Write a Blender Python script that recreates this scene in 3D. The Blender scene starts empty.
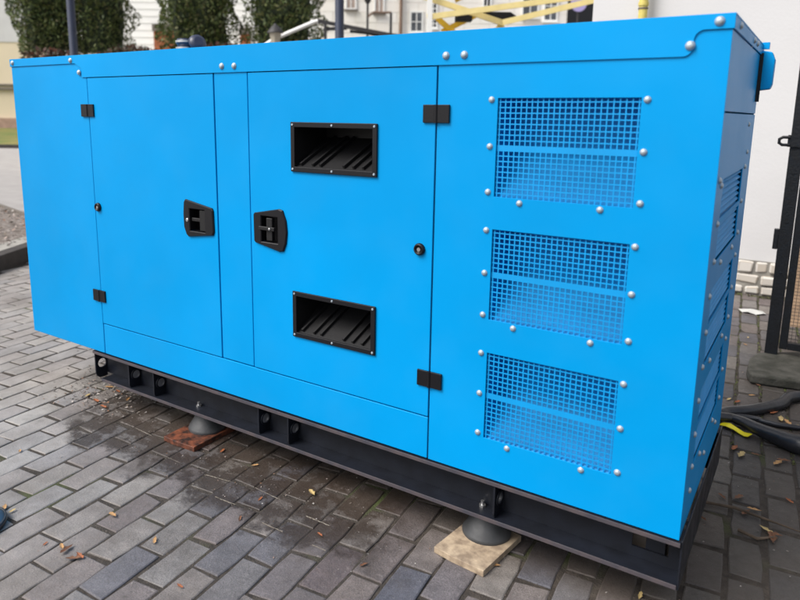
import bpy, math, random
from mathutils import Vector, Matrix
random.seed(7)
sc = bpy.context.scene
COL = sc.collection

# ------------------------------------------------------------------ camera
R = Matrix(((0.83398966, -0.5403727, -0.11161801),
            (0.55167322, 0.82057043, 0.14940158),
            (0.0108579, -0.18617604, 0.98245641)))       # columns: right, forward, up
EYE = Vector((0.19918, -1.75326, 1.3425))
F_PX, CX, CY = 671.57, 375.77, 241.62                     # for the 800 x 600 photograph
cd = bpy.data.cameras.new('camera'); cam = bpy.data.objects.new('camera', cd); COL.objects.link(cam)
r, f, u = R.col[0], R.col[1], R.col[2]
cam.matrix_world = Matrix(((r.x, u.x, -f.x, EYE.x), (r.y, u.y, -f.y, EYE.y), (r.z, u.z, -f.z, EYE.z), (0, 0, 0, 1)))
cd.sensor_width = 36; cd.lens = F_PX / 800 * 36
cd.shift_x = (400 - CX) / 800; cd.shift_y = (CY - 300) / 800
cd.clip_start = .05; cd.clip_end = 1500
cd.dof.use_dof = True; cd.dof.focus_distance = 2.5; cd.dof.aperture_fstop = 2.8
sc.camera = cam

# ------------------------------------------------------------------ light
SUN_AZ = math.radians(212)      # compass angle from +Y towards +X of the sun's place in the sky
SUN_EL = math.radians(50)
w = bpy.data.worlds.new('World'); sc.world = w; w.use_nodes = True
nt = w.node_tree; nt.nodes.clear()
sky = nt.nodes.new('ShaderNodeTexSky'); sky.sky_type = 'NISHITA'; sky.sun_disc = False
sky.sun_elevation = SUN_EL; sky.sun_rotation = SUN_AZ
sky.air_density = 1.0; sky.dust_density = 4.0; sky.ozone_density = 1.0
hsv = nt.nodes.new('ShaderNodeHueSaturation'); hsv.inputs['Saturation'].default_value = .45
bg = nt.nodes.new('ShaderNodeBackground'); bg.inputs['Strength'].default_value = .12
wo = nt.nodes.new('ShaderNodeOutputWorld')
nt.links.new(sky.outputs[0], hsv.inputs['Color']); nt.links.new(hsv.outputs[0], bg.inputs[0]); nt.links.new(bg.outputs[0], wo.inputs[0])
sl = bpy.data.lights.new('sun', 'SUN'); sl.energy = 2.0; sl.angle = math.radians(32); sl.color = (1, .965, .92)
so = bpy.data.objects.new('sun', sl); COL.objects.link(so)
sd = Vector((math.sin(SUN_AZ) * math.cos(SUN_EL), math.cos(SUN_AZ) * math.cos(SUN_EL), math.sin(SUN_EL)))
so.rotation_euler = sd.to_track_quat('Z', 'Y').to_euler(); so.location = (-6, -6, 12)
vs = sc.view_settings
sc.display_settings.display_device = 'sRGB'
vs.view_transform = 'Standard'; vs.look = 'None'; vs.gamma = 1; vs.use_curve_mapping = False; vs.exposure = .68

# ------------------------------------------------------------------ helpers
YAW = math.atan2(.5517, .8340)
E1 = Vector((math.cos(YAW), math.sin(YAW), 0)); E2 = Vector((-math.sin(YAW), math.cos(YAW), 0))
FOOT = Vector((EYE.x, EYE.y, 0))
def ray(px, py): return R @ Vector(((px - CX) / F_PX, 1, -(py - CY) / F_PX))
def G(px, py, z=0):
    d = ray(px, py); return EYE + d * ((z - EYE.z) / d.z)
def onY(px, py, y):
    d = ray(px, py); return EYE + d * ((y - EYE.y) / d.y)
def bk(px, py, D):            # lateral offset and height, at distance D in the street behind
    d = ray(px, py); k = D / d.dot(E2); return d.dot(E1) * k, EYE.z + d.z * k
def W(a, D, z=0): return FOOT + E1 * a + E2 * D + Vector((0, 0, z))

def link(o, parent=None):
    COL.objects.link(o)
    if parent: o.parent = parent
    return o
def tag(o, label=None, cat=None, group=None, kind=None):
    for k, v in (('label', label), ('category', cat), ('group', group), ('kind', kind)):
        if v: o[k] = v
    return o
def empty(name, loc=(0, 0, 0), rz=0, label=None, cat=None, group=None):
    o = bpy.data.objects.new(name, None); o.location = loc; o.rotation_euler = (0, 0, rz); o.empty_display_size = .1
    link(o); return tag(o, label, cat, group)
def dup(root, loc, rz=None, label=None):
    c = root.copy(); COL.objects.link(c); c.location = loc
    if rz is not None: c.rotation_euler = (0, 0, rz)
    if label: c['label'] = label
    for ch in root.children:
        d = ch.copy(); COL.objects.link(d); d.parent = c
        for g in ch.children:
            e = g.copy(); COL.objects.link(e); e.parent = d
    return c

class MB:
    def __init__(s): s.v = []; s.f = []; s.sm = []
    def add(s, vs, fs, smooth=False):
        b = len(s.v); s.v += [tuple(p) for p in vs]; s.f += [tuple(i + b for i in q) for q in fs]; s.sm += [smooth] * len(fs); return s
    def box(s, x0, x1, y0, y1, z0, z1, M=None):
        p = [Vector((x, y, z)) for x in (x0, x1) for y in (y0, y1) for z in (z0, z1)]
        if M is not None: p = [M @ q for q in p]
        return s.add(p, [(0, 1, 3, 2), (4, 6, 7, 5), (0, 4, 5, 1), (2, 3, 7, 6), (0, 2, 6, 4), (1, 5, 7, 3)])
    def bar(s, a, b, w, h, up=(0, 0, 1)):
        a, b = Vector(a), Vector(b); d = (b - a).normalized(); up = Vector(up)
        sx = d.cross(up)
        if sx.length < 1e-4: sx = d.cross(Vector((1, 0, 0)))
        sx.normalize(); uz = sx.cross(d)
        p = [q + sx * i * w / 2 + uz * j * h / 2 for q in (a, b) for i, j in ((-1, -1), (1, -1), (1, 1), (-1, 1))]
        return s.add(p, [(3, 2, 1, 0), (4, 5, 6, 7), (0, 1, 5, 4), (1, 2, 6, 5), (2, 3, 7, 6), (3, 0, 4, 7)])
    def tube(s, pts, rad, n=10, caps=True):
        pts = [Vector(p) for p in pts]; rr = rad if isinstance(rad, (list, tuple)) else [rad] * len(pts)
        t0 = (pts[1] - pts[0]).normalized(); nx = t0.cross(Vector((0, 0, 1)))
        if nx.length < 1e-3: nx = Vector((1, 0, 0))
        nx.normalize(); vs = []
        for i, p in enumerate(pts):
            t = (pts[min(i + 1, len(pts) - 1)] - pts[max(i - 1, 0)]).normalized()
            nx = (nx - t * nx.dot(t)).normalized(); ny = t.cross(nx)
            vs += [p + (nx * math.cos(k * 2 * math.pi / n) + ny * math.sin(k * 2 * math.pi / n)) * rr[i] for k in range(n)]
        fs = [(i * n + k, i * n + (k + 1) % n, (i + 1) * n + (k + 1) % n, (i + 1) * n + k) for i in range(len(pts) - 1) for k in range(n)]
        s.add(vs, fs, True)
        if caps:
            s.add(vs[:n], [tuple(range(n - 1, -1, -1))]); s.add(vs[-n:], [tuple(range(n))])
        return s
    def lathe(s, prof, n=20, M=None, smooth=True):      # prof: (radius, z) from bottom to top
        vs = []
        for rr, z in prof:
            vs += [Vector((rr * math.cos(k * 2 * math.pi / n), rr * math.sin(k * 2 * math.pi / n), z)) for k in range(n)]
        if M is not None: vs = [M @ q for q in vs]
        fs = [(i * n + k, i * n + (k + 1) % n, (i + 1) * n + (k + 1) % n, (i + 1) * n + k) for i in range(len(prof) - 1) for k in range(n)]
        s.add(vs, fs, smooth)
        m = len(vs) - n
        s.add(vs[:n], [tuple(range(n - 1, -1, -1))]); s.add(vs[m:], [tuple(range(n))])
        return s
    def prism(s, poly, y0, y1, axes='xz'):              # polygon in two axes, extruded along the third
        n = len(poly); vs = []
        for t in (y0, y1):
            for a, b in poly:
                vs.append({'xz': (a, t, b), 'yz': (t, a, b), 'xy': (a, b, t)}[axes])
        fs = [tuple(range(n)), tuple(range(2 * n - 1, n - 1, -1))] + [(i, i + n, (i + 1) % n + n, (i + 1) % n) for i in range(n)]
        return s.add(vs, fs)
    def plate(s, xs, zs, holes, y0, y1, axes='xz'):     # sheet on a grid of breaks with whole cells cut out
        nx, nz = len(xs) - 1, len(zs) - 1
        solid = lambda i, j: 0 <= i < nx and 0 <= j < nz and (i, j) not in holes
        idx = {}
        vs, fs = [], []
        def V(i, j, t):
            k = (i, j, t)
            if k not in idx:
                idx[k] = len(vs); y = y1 if t else y0
                vs.append({'xz': (xs[i], y, zs[j]), 'yz': (y, xs[i], zs[j])}[axes])
            return idx[k]
        for i in range(nx):
            for j in range(nz):
                if not solid(i, j): continue
                fs.append((V(i, j, 0), V(i + 1, j, 0), V(i + 1, j + 1, 0), V(i, j + 1, 0)))
                fs.append((V(i, j + 1, 1), V(i + 1, j + 1, 1), V(i + 1, j, 1), V(i, j, 1)))
                if not solid(i - 1, j): fs.append((V(i, j, 1), V(i, j, 0), V(i, j + 1, 0), V(i, j + 1, 1)))
                if not solid(i + 1, j): fs.append((V(i + 1, j, 0), V(i + 1, j, 1), V(i + 1, j + 1, 1), V(i + 1, j + 1, 0)))
                if not solid(i, j - 1): fs.append((V(i, j, 1), V(i + 1, j, 1), V(i + 1, j, 0), V(i, j, 0)))
                if not solid(i, j + 1): fs.append((V(i, j + 1, 0), V(i + 1, j + 1, 0), V(i + 1, j + 1, 1), V(i, j + 1, 1)))
        return s.add(vs, fs)
    def build(s, name, mat, parent=None, loc=None, rz=0, bevel=0, seg=2, flip=False):
        import bmesh
        me = bpy.data.meshes.new(name); me.from_pydata(s.v, [], s.f)
        me.polygons.foreach_set('use_smooth', s.sm)
        bm = bmesh.new(); bm.from_mesh(me); bmesh.ops.recalc_face_normals(bm, faces=bm.faces); bm.to_mesh(me); bm.free()
        for m in (mat if isinstance(mat, (list, tuple)) else [mat]): me.materials.append(m)
        o = bpy.data.objects.new(name, me)
        if loc is not None: o.location = loc
        if rz: o.rotation_euler = (0, 0, rz)
        link(o, parent)
        if bevel:
            b = o.modifiers.new('bevel', 'BEVEL'); b.width = bevel; b.segments = seg; b.limit_method = 'ANGLE'; b.angle_limit = math.radians(40)
            b.harden_normals = True
        return o

# ------------------------------------------------------------------ materials
def mat(name, col, rough=.6, metal=0, coat=0, var=0, vscale=8, bump=0, bscale=40, spec=.5, col2=None, rvar=0):
    m = bpy.data.materials.new(name); m.use_nodes = True; n = m.node_tree.nodes; L = m.node_tree.links
    b = n['Principled BSDF']; b.inputs['Base Color'].default_value = (*col, 1); b.inputs['Roughness'].default_value = rough
    b.inputs['Metallic'].default_value = metal; b.inputs['Coat Weight'].default_value = coat; b.inputs['Specular IOR Level'].default_value = spec
    tc = n.new('ShaderNodeTexCoord')
    if var or col2:
        t = n.new('ShaderNodeTexNoise'); t.inputs['Scale'].default_value = vscale; t.inputs['Detail'].default_value = 6
        L.new(tc.outputs['Object'], t.inputs['Vector'])
        mx = n.new('ShaderNodeMix'); mx.data_type = 'RGBA'
        c2 = col2 if col2 else tuple(c * (1 - var) for c in col)
        mx.inputs[6].default_value = (*(tuple(min(1, c * (1 + var)) for c in col) if not col2 else col), 1); mx.inputs[7].default_value = (*c2, 1)
        mr = n.new('ShaderNodeMapRange'); mr.inputs[1].default_value = .35; mr.inputs[2].default_value = .65
        L.new(t.outputs[0], mr.inputs[0]); L.new(mr.outputs[0], mx.inputs[0]); L.new(mx.outputs[2], b.inputs['Base Color'])
        if rvar:
            m2 = n.new('ShaderNodeMapRange'); m2.inputs[1].default_value = .3; m2.inputs[2].default_value = .7
            m2.inputs[3].default_value = rough - rvar; m2.inputs[4].default_value = rough + rvar
            L.new(t.outputs[0], m2.inputs[0]); L.new(m2.outputs[0], b.inputs['Roughness'])
    if bump:
        t = n.new('ShaderNodeTexNoise'); t.inputs['Scale'].default_value = bscale; t.inputs['Detail'].default_value = 5
        L.new(tc.outputs['Object'], t.inputs['Vector'])
        bp = n.new('ShaderNodeBump'); bp.inputs['Strength'].default_value = bump; bp.inputs['Distance'].default_value = .01
        L.new(t.outputs[0], bp.inputs['Height']); L.new(bp.outputs[0], b.inputs['Normal'])
    return m
BLUE = (.0, .268, .625)
M = {}
def blue_paint():
    m = mat('blue_paint', BLUE, .38, spec=.11, var=.09, vscale=.9, bump=.0, rvar=.08)
    n = m.node_tree.nodes; L = m.node_tree.links; b = n['Principled BSDF']; tc = n.new('ShaderNodeTexCoord')
    a = n.new('ShaderNodeTexNoise'); a.inputs['Scale'].default_value = 2.2; a.inputs['Detail'].default_value = 2     # slight waviness of sheet steel
    c = n.new('ShaderNodeTexNoise'); c.inputs['Scale'].default_value = 420; c.inputs['Detail'].default_value = 1      # orange peel
    L.new(tc.outputs['Object'], a.inputs['Vector']); L.new(tc.outputs['Object'], c.inputs['Vector'])
    b1 = n.new('ShaderNodeBump'); b1.inputs['Strength'].default_value = .25; b1.inputs['Distance'].default_value = .02
    b2 = n.new('ShaderNodeBump'); b2.inputs['Strength'].default_value = .06; b2.inputs['Distance'].default_value = .001
    L.new(a.outputs[0], b1.inputs['Height']); L.new(c.outputs[0], b2.inputs['Height']); L.new(b1.outputs[0], b2.inputs['Normal'])
    L.new(b2.outputs[0], b.inputs['Normal'])
    # small pale scuffs and a film of dust
    mp = n.new('ShaderNodeMapping'); mp.inputs['Scale'].default_value = (9, 9, 30); mp.inputs['Rotation'].default_value = (.3, .6, .2)
    s1 = n.new('ShaderNodeTexNoise'); s1.inputs['Scale'].default_value = 3.5; s1.inputs['Detail'].default_value = 8; s1.inputs['Roughness'].default_value = .7
    L.new(tc.outputs['Object'], mp.inputs[0]); L.new(mp.outputs[0], s1.inputs['Vector'])
    r1 = n.new('ShaderNodeMapRange'); r1.inputs[1].default_value = .715; r1.inputs[2].default_value = .76; r1.inputs[4].default_value = .45; L.new(s1.outputs[0], r1.inputs[0])
    s2 = n.new('ShaderNodeTexNoise'); s2.inputs['Scale'].default_value = 5; s2.inputs['Detail'].default_value = 7; L.new(tc.outputs['Object'], s2.inputs['Vector'])
    r2 = n.new('ShaderNodeMapRange'); r2.inputs[1].default_value = .45; r2.inputs[2].default_value = .75; r2.inputs[4].default_value = .03; L.new(s2.outputs[0], r2.inputs[0])
    ad = n.new('ShaderNodeMath'); ad.operation = 'MAXIMUM'; L.new(r1.outputs[0], ad.inputs[0]); L.new(r2.outputs[0], ad.inputs[1])
    src = b.inputs['Base Color'].links[0].from_socket
    mx = n.new('ShaderNodeMix'); mx.data_type = 'RGBA'; L.new(ad.outputs[0], mx.inputs[0]); L.new(src, mx.inputs[6]); mx.inputs[7].default_value = (.16, .42, .66, 1)
    L.new(mx.outputs[2], b.inputs['Base Color'])
    return m
M['blue'] = blue_paint()
M['blue_in'] = mat('blue_inner_paint', BLUE, .55, spec=.3, var=.05)
M['base'] = mat('charcoal_steel_paint', (.009, .011, .017), .45, spec=.35, var=.25, vscale=14, bump=.05, bscale=90, rvar=.1)
M['lip'] = mat('lit_edge_charcoal_steel', (.05, .049, .062), .42, spec=.45, col2=(.085, .068, .072), vscale=16, bump=.05, bscale=90, rvar=.1)  # paler than the skid: top light on the flange edges put into the colour
M['dark'] = mat('interior_dark', (.006, .007, .01), .8)
M['black'] = mat('black_plastic', (.006, .006, .008), .42, spec=.3, bump=.08, bscale=300)
M['blackr'] = mat('black_moulding', (.010, .010, .011), .5, spec=.35, bump=.08, bscale=200)
M['bolt'] = mat('pale_bolt_cap', (.42, .49, .55), .38, metal=.5, var=.12, vscale=3)
M['steel'] = mat('zinc_steel', (.5, .5, .5), .35, metal=.9)
M['rubber'] = mat('rubber', (.045, .047, .05), .5, var=.2, vscale=20, bump=.1, bscale=60)
M['ply'] = mat('bare_plywood', (.46, .36, .25), .75, col2=(.24, .18, .125), vscale=34, bump=.25, bscale=60)
M['redply'] = mat('worn_film_plywood', (.20, .062, .030), .5, col2=(.022, .012, .010), vscale=34, bump=.35, bscale=45)
M['plyedge'] = M['ply']
M['navy'] = mat('navy_pole_paint', (.022, .03, .06), .4, var=.1)
M['gateblk'] = mat('black_gate_paint', (.007, .008, .010), .45, spec=.3, var=.35, vscale=25, bump=.2, bscale=70, rvar=.12)
M['whitewall'] = mat('white_render', (.58, .575, .575), .85, var=.035, vscale=1.1, bump=.12, bscale=55)
M['cream'] = mat('cream_stone', (.76, .72, .62), .85, var=.06, vscale=.9, bump=.1, bscale=20)
M['beige'] = mat('beige_render', (.70, .60, .44), .85, var=.04, vscale=.5)
M['pink'] = mat('plinth_stone', (.36, .24, .18), .85, var=.15, vscale=3)
M['trim'] = mat('dark_trim', (.14, .12, .1), .7)
M['wtrim'] = mat('white_trim', (.84, .84, .81), .7)
M['rust'] = mat('orange_brown_panel', (.30, .09, .03), .7, var=.15)
M['glass'] = mat('window_glass', (.09, .10, .115), .12, var=.3, vscale=3)
M['grass'] = mat('grass', (.07, .12, .012), .9, col2=(.20, .16, .04), vscale=.9, bump=.4, bscale=80)
M['asphalt'] = mat('asphalt', (.31, .295, .285), .9, var=.08, vscale=3, bump=.2, bscale=120)
M['soil'] = mat('leafy_soil', (.10, .08, .065), .95, col2=(.24, .21, .19), vscale=22, bump=.8, bscale=50)
M['conc'] = mat('concrete', (.27, .26, .235), .88, var=.18, vscale=9, bump=.35, bscale=60)
M['kerbc'] = mat('kerb_stone', (.24, .225, .20), .85, var=.25, vscale=6, bump=.3, bscale=40)
M['footc'] = mat('mossy_concrete', (.065, .062, .052), .85, col2=(.025, .025, .018), vscale=14, bump=.5, bscale=50)
M['kerbpale'] = mat('dried_lime', (.15, .132, .11), .9, var=.3, vscale=60)
M['kerbd'] = mat('shade_dark_kerb', (.035, .03, .027), .7, var=.3, vscale=9, bump=.3, bscale=50)  # near black: the shade on the kerb face is put into its colour
M['yel'] = mat('pale_yellow_paint', (.82, .68, .30), .5, var=.05)
M['yel2'] = mat('deep_yellow_paint', (.68, .42, .02), .5, var=.1)
M['pipe'] = mat('yellow_pipe_paint', (.60, .50, .13), .45, var=.08, vscale=20)
M['tape'] = mat('yellow_plastic', (.85, .72, .02), .4)
M['cable'] = mat('cable_rubber', (.018, .019, .023), .3, var=.3, vscale=16, bump=.15, bscale=40)
M['board'] = mat('brown_board', (.30, .20, .125), .7, var=.2, vscale=9)
M['lilac'] = mat('lilac_paint', (.42, .36, .66), .5)
M['iron'] = mat('iron', (.03, .028, .03), .6)
M['brownpipe'] = mat('brown_downpipe', (.20, .13, .09), .6)
M['lampglass'] = mat('lamp_glass', (.42, .38, .30), .25)
M['white'] = mat('white_paint', (.78, .78, .76), .5)
M['discb'] = mat('steel_blue_disc', (.10, .17, .24), .4, var=.15, vscale=10)
M['trunk'] = mat('bark', (.09, .065, .045), .9, var=.3, vscale=20, bump=.5)
M['paper'] = mat('crumpled_paper', (.45, .45, .43), .8)
def leafmat(name, cols, rough=.6):
    m = bpy.data.materials.new(name); m.use_nodes = True; n = m.node_tree.nodes; L = m.node_tree.links; b = n['Principled BSDF']
    g = n.new('ShaderNodeNewGeometry'); rp = n.new('ShaderNodeValToRGB')
    while len(rp.color_ramp.elements) < len(cols): rp.color_ramp.elements.new(.5)
    for i, c in enumerate(cols):
        e = rp.color_ramp.elements[i]; e.position = i / (len(cols) - 1); e.color = (*c, 1)
    L.new(g.outputs['Random Per Island'], rp.inputs[0]); L.new(rp.outputs[0], b.inputs['Base Color']); b.inputs['Roughness'].default_value = rough
    return m
M['thuja'] = leafmat('conifer_foliage', [(.025, .045, .010), (.09, .125, .022), (.05, .08, .016), (.13, .155, .035), (.10, .085, .028)])
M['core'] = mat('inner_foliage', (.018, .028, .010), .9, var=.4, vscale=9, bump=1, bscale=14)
M['hedge'] = leafmat('reddish_hedge', [(.02, .035, .012), (.09, .02, .018), (.03, .04, .015), (.13, .04, .02)])
M['leaf'] = leafmat('fallen_leaf', [(.20, .07, .025), (.34, .17, .06), (.16, .05, .02), (.42, .27, .10), (.25, .10, .04)], .7)
M['grit'] = leafmat('grit', [(.08, .07, .06), (.25, .23, .21), (.14, .11, .08), (.42, .40, .38), (.2, .09, .04)], .8)

def paver_material():
    m = bpy.data.materials.new('concrete_pavers'); m.use_nodes = True; n = m.node_tree.nodes; L = m.node_tree.links; b = n['Principled BSDF']
    g = n.new('ShaderNodeNewGeometry'); rp = n.new('ShaderNodeValToRGB')
    cols = [(0, (0.125, 0.114, 0.108)), (.18, (0.084, 0.081, 0.093)), (.32, (0.134, 0.110, 0.101)), (.48, (0.157, 0.140, 0.129)), (.62, (0.100, 0.079, 0.080)), (.78, (0.173, 0.157, 0.141)), (.9, (0.077, 0.077, 0.093)), (1, (0.134, 0.112, 0.106))]
    while len(rp.color_ramp.elements) < len(cols): rp.color_ramp.elements.new(.5)
    for i, (p, c) in enumerate(cols): rp.color_ramp.elements[i].position = p; rp.color_ramp.elements[i].color = (*c, 1)
    L.new(g.outputs['Random Per Island'], rp.inputs[0])
    def noise(s, d=6, rg=.6):
        t = n.new('ShaderNodeTexNoise'); t.inputs['Scale'].default_value = s; t.inputs['Detail'].default_value = d; t.inputs['Roughness'].default_value = rg
        L.new(g.outputs['Position'], t.inputs['Vector']); return t.outputs[0]
    def mr(x, a, b_, c, d):
        q = n.new('ShaderNodeMapRange'); q.inputs[1].default_value = a; q.inputs[2].default_value = b_; q.inputs[3].default_value = c; q.inputs[4].default_value = d
        L.new(x, q.inputs[0]); return q.outputs[0]
    def math_(op, a, b_=None):
        q = n.new('ShaderNodeMath'); q.operation = op
        for i, x in enumerate((a, b_)):
            if x is None: continue
            if isinstance(x, (int, float)): q.inputs[i].default_value = x
            else: L.new(x, q.inputs[i])
        return q.outputs[0]
    def mix(fac, A, B, mode='MIX'):
        q = n.new('ShaderNodeMix'); q.data_type = 'RGBA'; q.blend_type = mode
        if isinstance(fac, (int, float)): q.inputs[0].default_value = fac
        else: L.new(fac, q.inputs[0])
        for i, x in ((6, A), (7, B)):
            if isinstance(x, tuple): q.inputs[i].default_value = (*x, 1)
            else: L.new(x, q.inputs[i])
        return q.outputs[2]
    # fine speckle and blotches
    sp = mr(noise(330, 4, .8), .36, .64, .55, 1.5); bl = mr(noise(13, 6, .7), .34, .66, .78, 1.3)
    gry = n.new('ShaderNodeCombineColor'); k = math_('MULTIPLY', sp, bl)
    for i in range(3): L.new(k, gry.inputs[i])
    c = mix(1, rp.outputs[0], gry.outputs[0], 'MULTIPLY')
    # pale dust dots
    c = mix(mr(noise(120, 3), .63, .70, 0, .5), c, (.26, .25, .235))
    c = mix(mr(noise(150, 3), .36, .30, 0, .75), c, (.04, .035, .03))
    # lighter, drier paving away to the left; damp brown paving and painted skid shade by the machine; damp mossy paving round its end
    sx = n.new('ShaderNodeSeparateXYZ'); L.new(g.outputs['Position'], sx.inputs[0]); X, Y = sx.outputs[0], sx.outputs[1]
    wob = math_('MULTIPLY', math_('SUBTRACT', noise(3.1, 7, .75), .5), .62)
    dry = mr(math_('ADD', math_('SUBTRACT', math_('MULTIPLY', X, -1), Y), math_('MULTIPLY', wob, 2)), 1.7, 2.9, 0, 1)
    dry = math_('MULTIPLY', dry, mr(X, -1.1, -1.9, 0, 1))
    c = mix(math_('MULTIPLY', dry, .5), c, (.43, .41, .385))
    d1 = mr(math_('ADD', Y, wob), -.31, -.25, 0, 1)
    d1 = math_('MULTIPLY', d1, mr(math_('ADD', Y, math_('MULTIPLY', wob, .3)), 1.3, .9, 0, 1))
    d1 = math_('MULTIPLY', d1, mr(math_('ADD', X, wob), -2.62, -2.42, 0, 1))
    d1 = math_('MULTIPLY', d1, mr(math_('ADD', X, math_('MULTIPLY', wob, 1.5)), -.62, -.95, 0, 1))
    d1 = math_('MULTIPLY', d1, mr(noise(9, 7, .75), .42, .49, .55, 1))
    skid_shade = math_('MULTIPLY', mr(math_('ADD', Y, math_('MULTIPLY', wob, .35)), -.03, .07, 0, .62), mr(X, .0, -.06, 0, 1))  # shade under the skid, painted into the paver colour
    skid_shade = math_('MULTIPLY', skid_shade, mr(X, -2.62, -2.5, 0, 1)); skid_shade = math_('MULTIPLY', skid_shade, mr(Y, .95, .8, 0, 1))
    d1 = math_('MAXIMUM', d1, skid_shade)
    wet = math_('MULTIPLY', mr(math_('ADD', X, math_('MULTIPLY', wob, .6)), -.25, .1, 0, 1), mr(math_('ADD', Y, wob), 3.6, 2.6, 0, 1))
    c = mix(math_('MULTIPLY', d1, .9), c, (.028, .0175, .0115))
    c = mix(math_('MULTIPLY', wet, .82), c, (.032, .028, .023))
    # grime: darker brown patches everywhere, and dirt creeping in from the joints
    c = mix(mr(noise(2.3, 7, .68), .44, .66, 0, .5), c, (.066, .051, .041))
    L.new(c, b.inputs['Base Color'])
    damp_shade = math_('MAXIMUM', d1, math_('MULTIPLY', wet, .75))
    ro = math_('SUBTRACT', mr(noise(30, 4), .3, .7, .68, .9), math_('MULTIPLY', damp_shade, .34))
    L.new(ro, b.inputs['Roughness'])
    bp = n.new('ShaderNodeBump'); bp.inputs['Strength'].default_value = .8; bp.inputs['Distance'].default_value = .003
    L.new(math_('ADD', noise(150, 6, .7), math_('MULTIPLY', noise(24, 3), 1.5)), bp.inputs['Height']); L.new(bp.outputs[0], b.inputs['Normal'])
    return m
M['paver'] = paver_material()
def joint_material():
    m = mat('joint_sand', (.028, .022, .017), .95, col2=(.06, .048, .038), vscale=30, bump=.7, bscale=180)
    n = m.node_tree.nodes; L = m.node_tree.links; b = n['Principled BSDF']
    src = b.inputs['Base Color'].links[0].from_socket
    t = n.new('ShaderNodeTexNoise'); t.inputs['Scale'].default_value = 2.4; t.inputs['Detail'].default_value = 7
    g = n.new('ShaderNodeNewGeometry'); L.new(g.outputs['Position'], t.inputs['Vector'])
    q = n.new('ShaderNodeMapRange'); q.inputs[1].default_value = .56; q.inputs[2].default_value = .68; L.new(t.outputs[0], q.inputs[0])
    mx = n.new('ShaderNodeMix'); mx.data_type = 'RGBA'; L.new(q.outputs[0], mx.inputs[0]); L.new(src, mx.inputs[6]); mx.inputs[7].default_value = (.06, .075, .02, 1)
    L.new(mx.outputs[2], b.inputs['Base Color']); return m
M['joint'] = joint_material()

# ------------------------------------------------------------------ ground
def flat(name, pts, z, m, kind='structure'):
    o = MB().add([(p[0], p[1], z) for p in pts], [tuple(range(len(pts)))]).build(name, m); o['kind'] = kind; return o
flat('road', [(-500, -400), (500, -400), (500, 500), (-500, 500)], -.03, M['asphalt'])
K0 = G(0, 272); KD = Vector((-.50, .86, 0)).normalized(); KN = Vector((-KD.y, KD.x, 0))    # KN points away from the machine, to the left
if KN.x > 0: KN = -KN
K0.z = 0
def kp(s, t): return K0 + KD * s + KN * t
# bed of the paving (on the machine's side of the kerb)
flat('joint_sand', [kp(-14, 0)[:2], (9, -9), (9, 9), (-2, 12), kp(12, 0)[:2]], -.0036, M['joint'])
# pavers: one sheet of laid bricks
BA = math.radians(94.6); BU = Vector((math.cos(BA), math.sin(BA), 0)); BV = Vector((math.sin(BA), -math.cos(BA), 0))
PL, PW = .222, .1085
pv = MB(); rnd = random.Random(3)
org = Vector((-1.664, -.81, 0))
for j in range(-110, 40):
    off = (j % 2) * PL / 2 + rnd.uniform(-.012, .012)
    for i in range(-16, 60):
        c = org + BU * ((i + .5) * PL + off) + BV * ((j + .5) * PW)
        if c.y > 4.02 + .0 or c.y < -1.7 or c.x > 2.6: continue
        if (c - K0).dot(KN) > -.06: continue
        d = (c - FOOT)
        if d.dot(E2) < -.3: continue
        q = ray(0, 300); lat = d.dot(E1); dep = max(d.dot(E2), .1)
        if lat < -.85 * dep - 1.3 or lat > .95 * dep + 1.2: continue
        g1 = .0017 + rnd.uniform(0, .0026); hl, hw = PL / 2 - g1, PW / 2 - g1
        right = c.x > -.35 and c.y > -.1
        if right: hl -= rnd.uniform(0, .006); hw -= rnd.uniform(.001, .006)
        a = rnd.gauss(0, .012); z = rnd.gauss(0, .0010); tx, ty = rnd.gauss(0, .007), rnd.gauss(0, .010); c = c + Vector((rnd.gauss(0, .0012), rnd.gauss(0, .0012), 0))
        uu = BU * math.cos(a) + BV * math.sin(a); vv = BV * math.cos(a) - BU * math.sin(a)
        P = []
        # outline with small irregularities: 3 points along each long side, 2 on each short side
        ring = []
        for sx_, sy_ in ((-1, -1), (-.4, -1), (.35, -1), (1, -1), (1, 1), (.4, 1), (-.35, 1), (-1, 1)):
            ring.append((sx_ * hl + rnd.gauss(0, .0018), sy_ * hw + rnd.gauss(0, .0018)))
        cuts = [rnd.uniform(.002, .007) if rnd.random() < .8 else rnd.uniform(.01, .022) for _ in range(8)]
        vs_ = []
        for lev, ins in ((-.03, 0), (-.0024, .0004), (0, .0040)):
            for ri, (x_, y_) in enumerate(ring):
                sgx = x_ / hl; kx = x_ - math.copysign(ins, x_) * (1 if abs(sgx) > .8 else 0); ky = y_ - math.copysign(ins, y_)
                # knock the corners off a little
                if abs(sgx) > .8: kx -= math.copysign(cuts[ri] * .5, x_); ky -= math.copysign(cuts[ri] * .25, y_) 
                p = c + uu * kx + vv * ky; zz = z + lev + kx * tx + ky * ty
                vs_.append((p.x, p.y, zz))
        n8 = 8
        fs_ = [tuple(range(16, 24))] + [(L_ * 8 + k, L_ * 8 + (k + 1) % 8, (L_ + 1) * 8 + (k + 1) % 8, (L_ + 1) * 8 + k) for L_ in (0, 1) for k in range(8)]
        pv.add(vs_, fs_)
o = pv.build('pavement', M['paver']); o['kind'] = 'structure'

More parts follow.
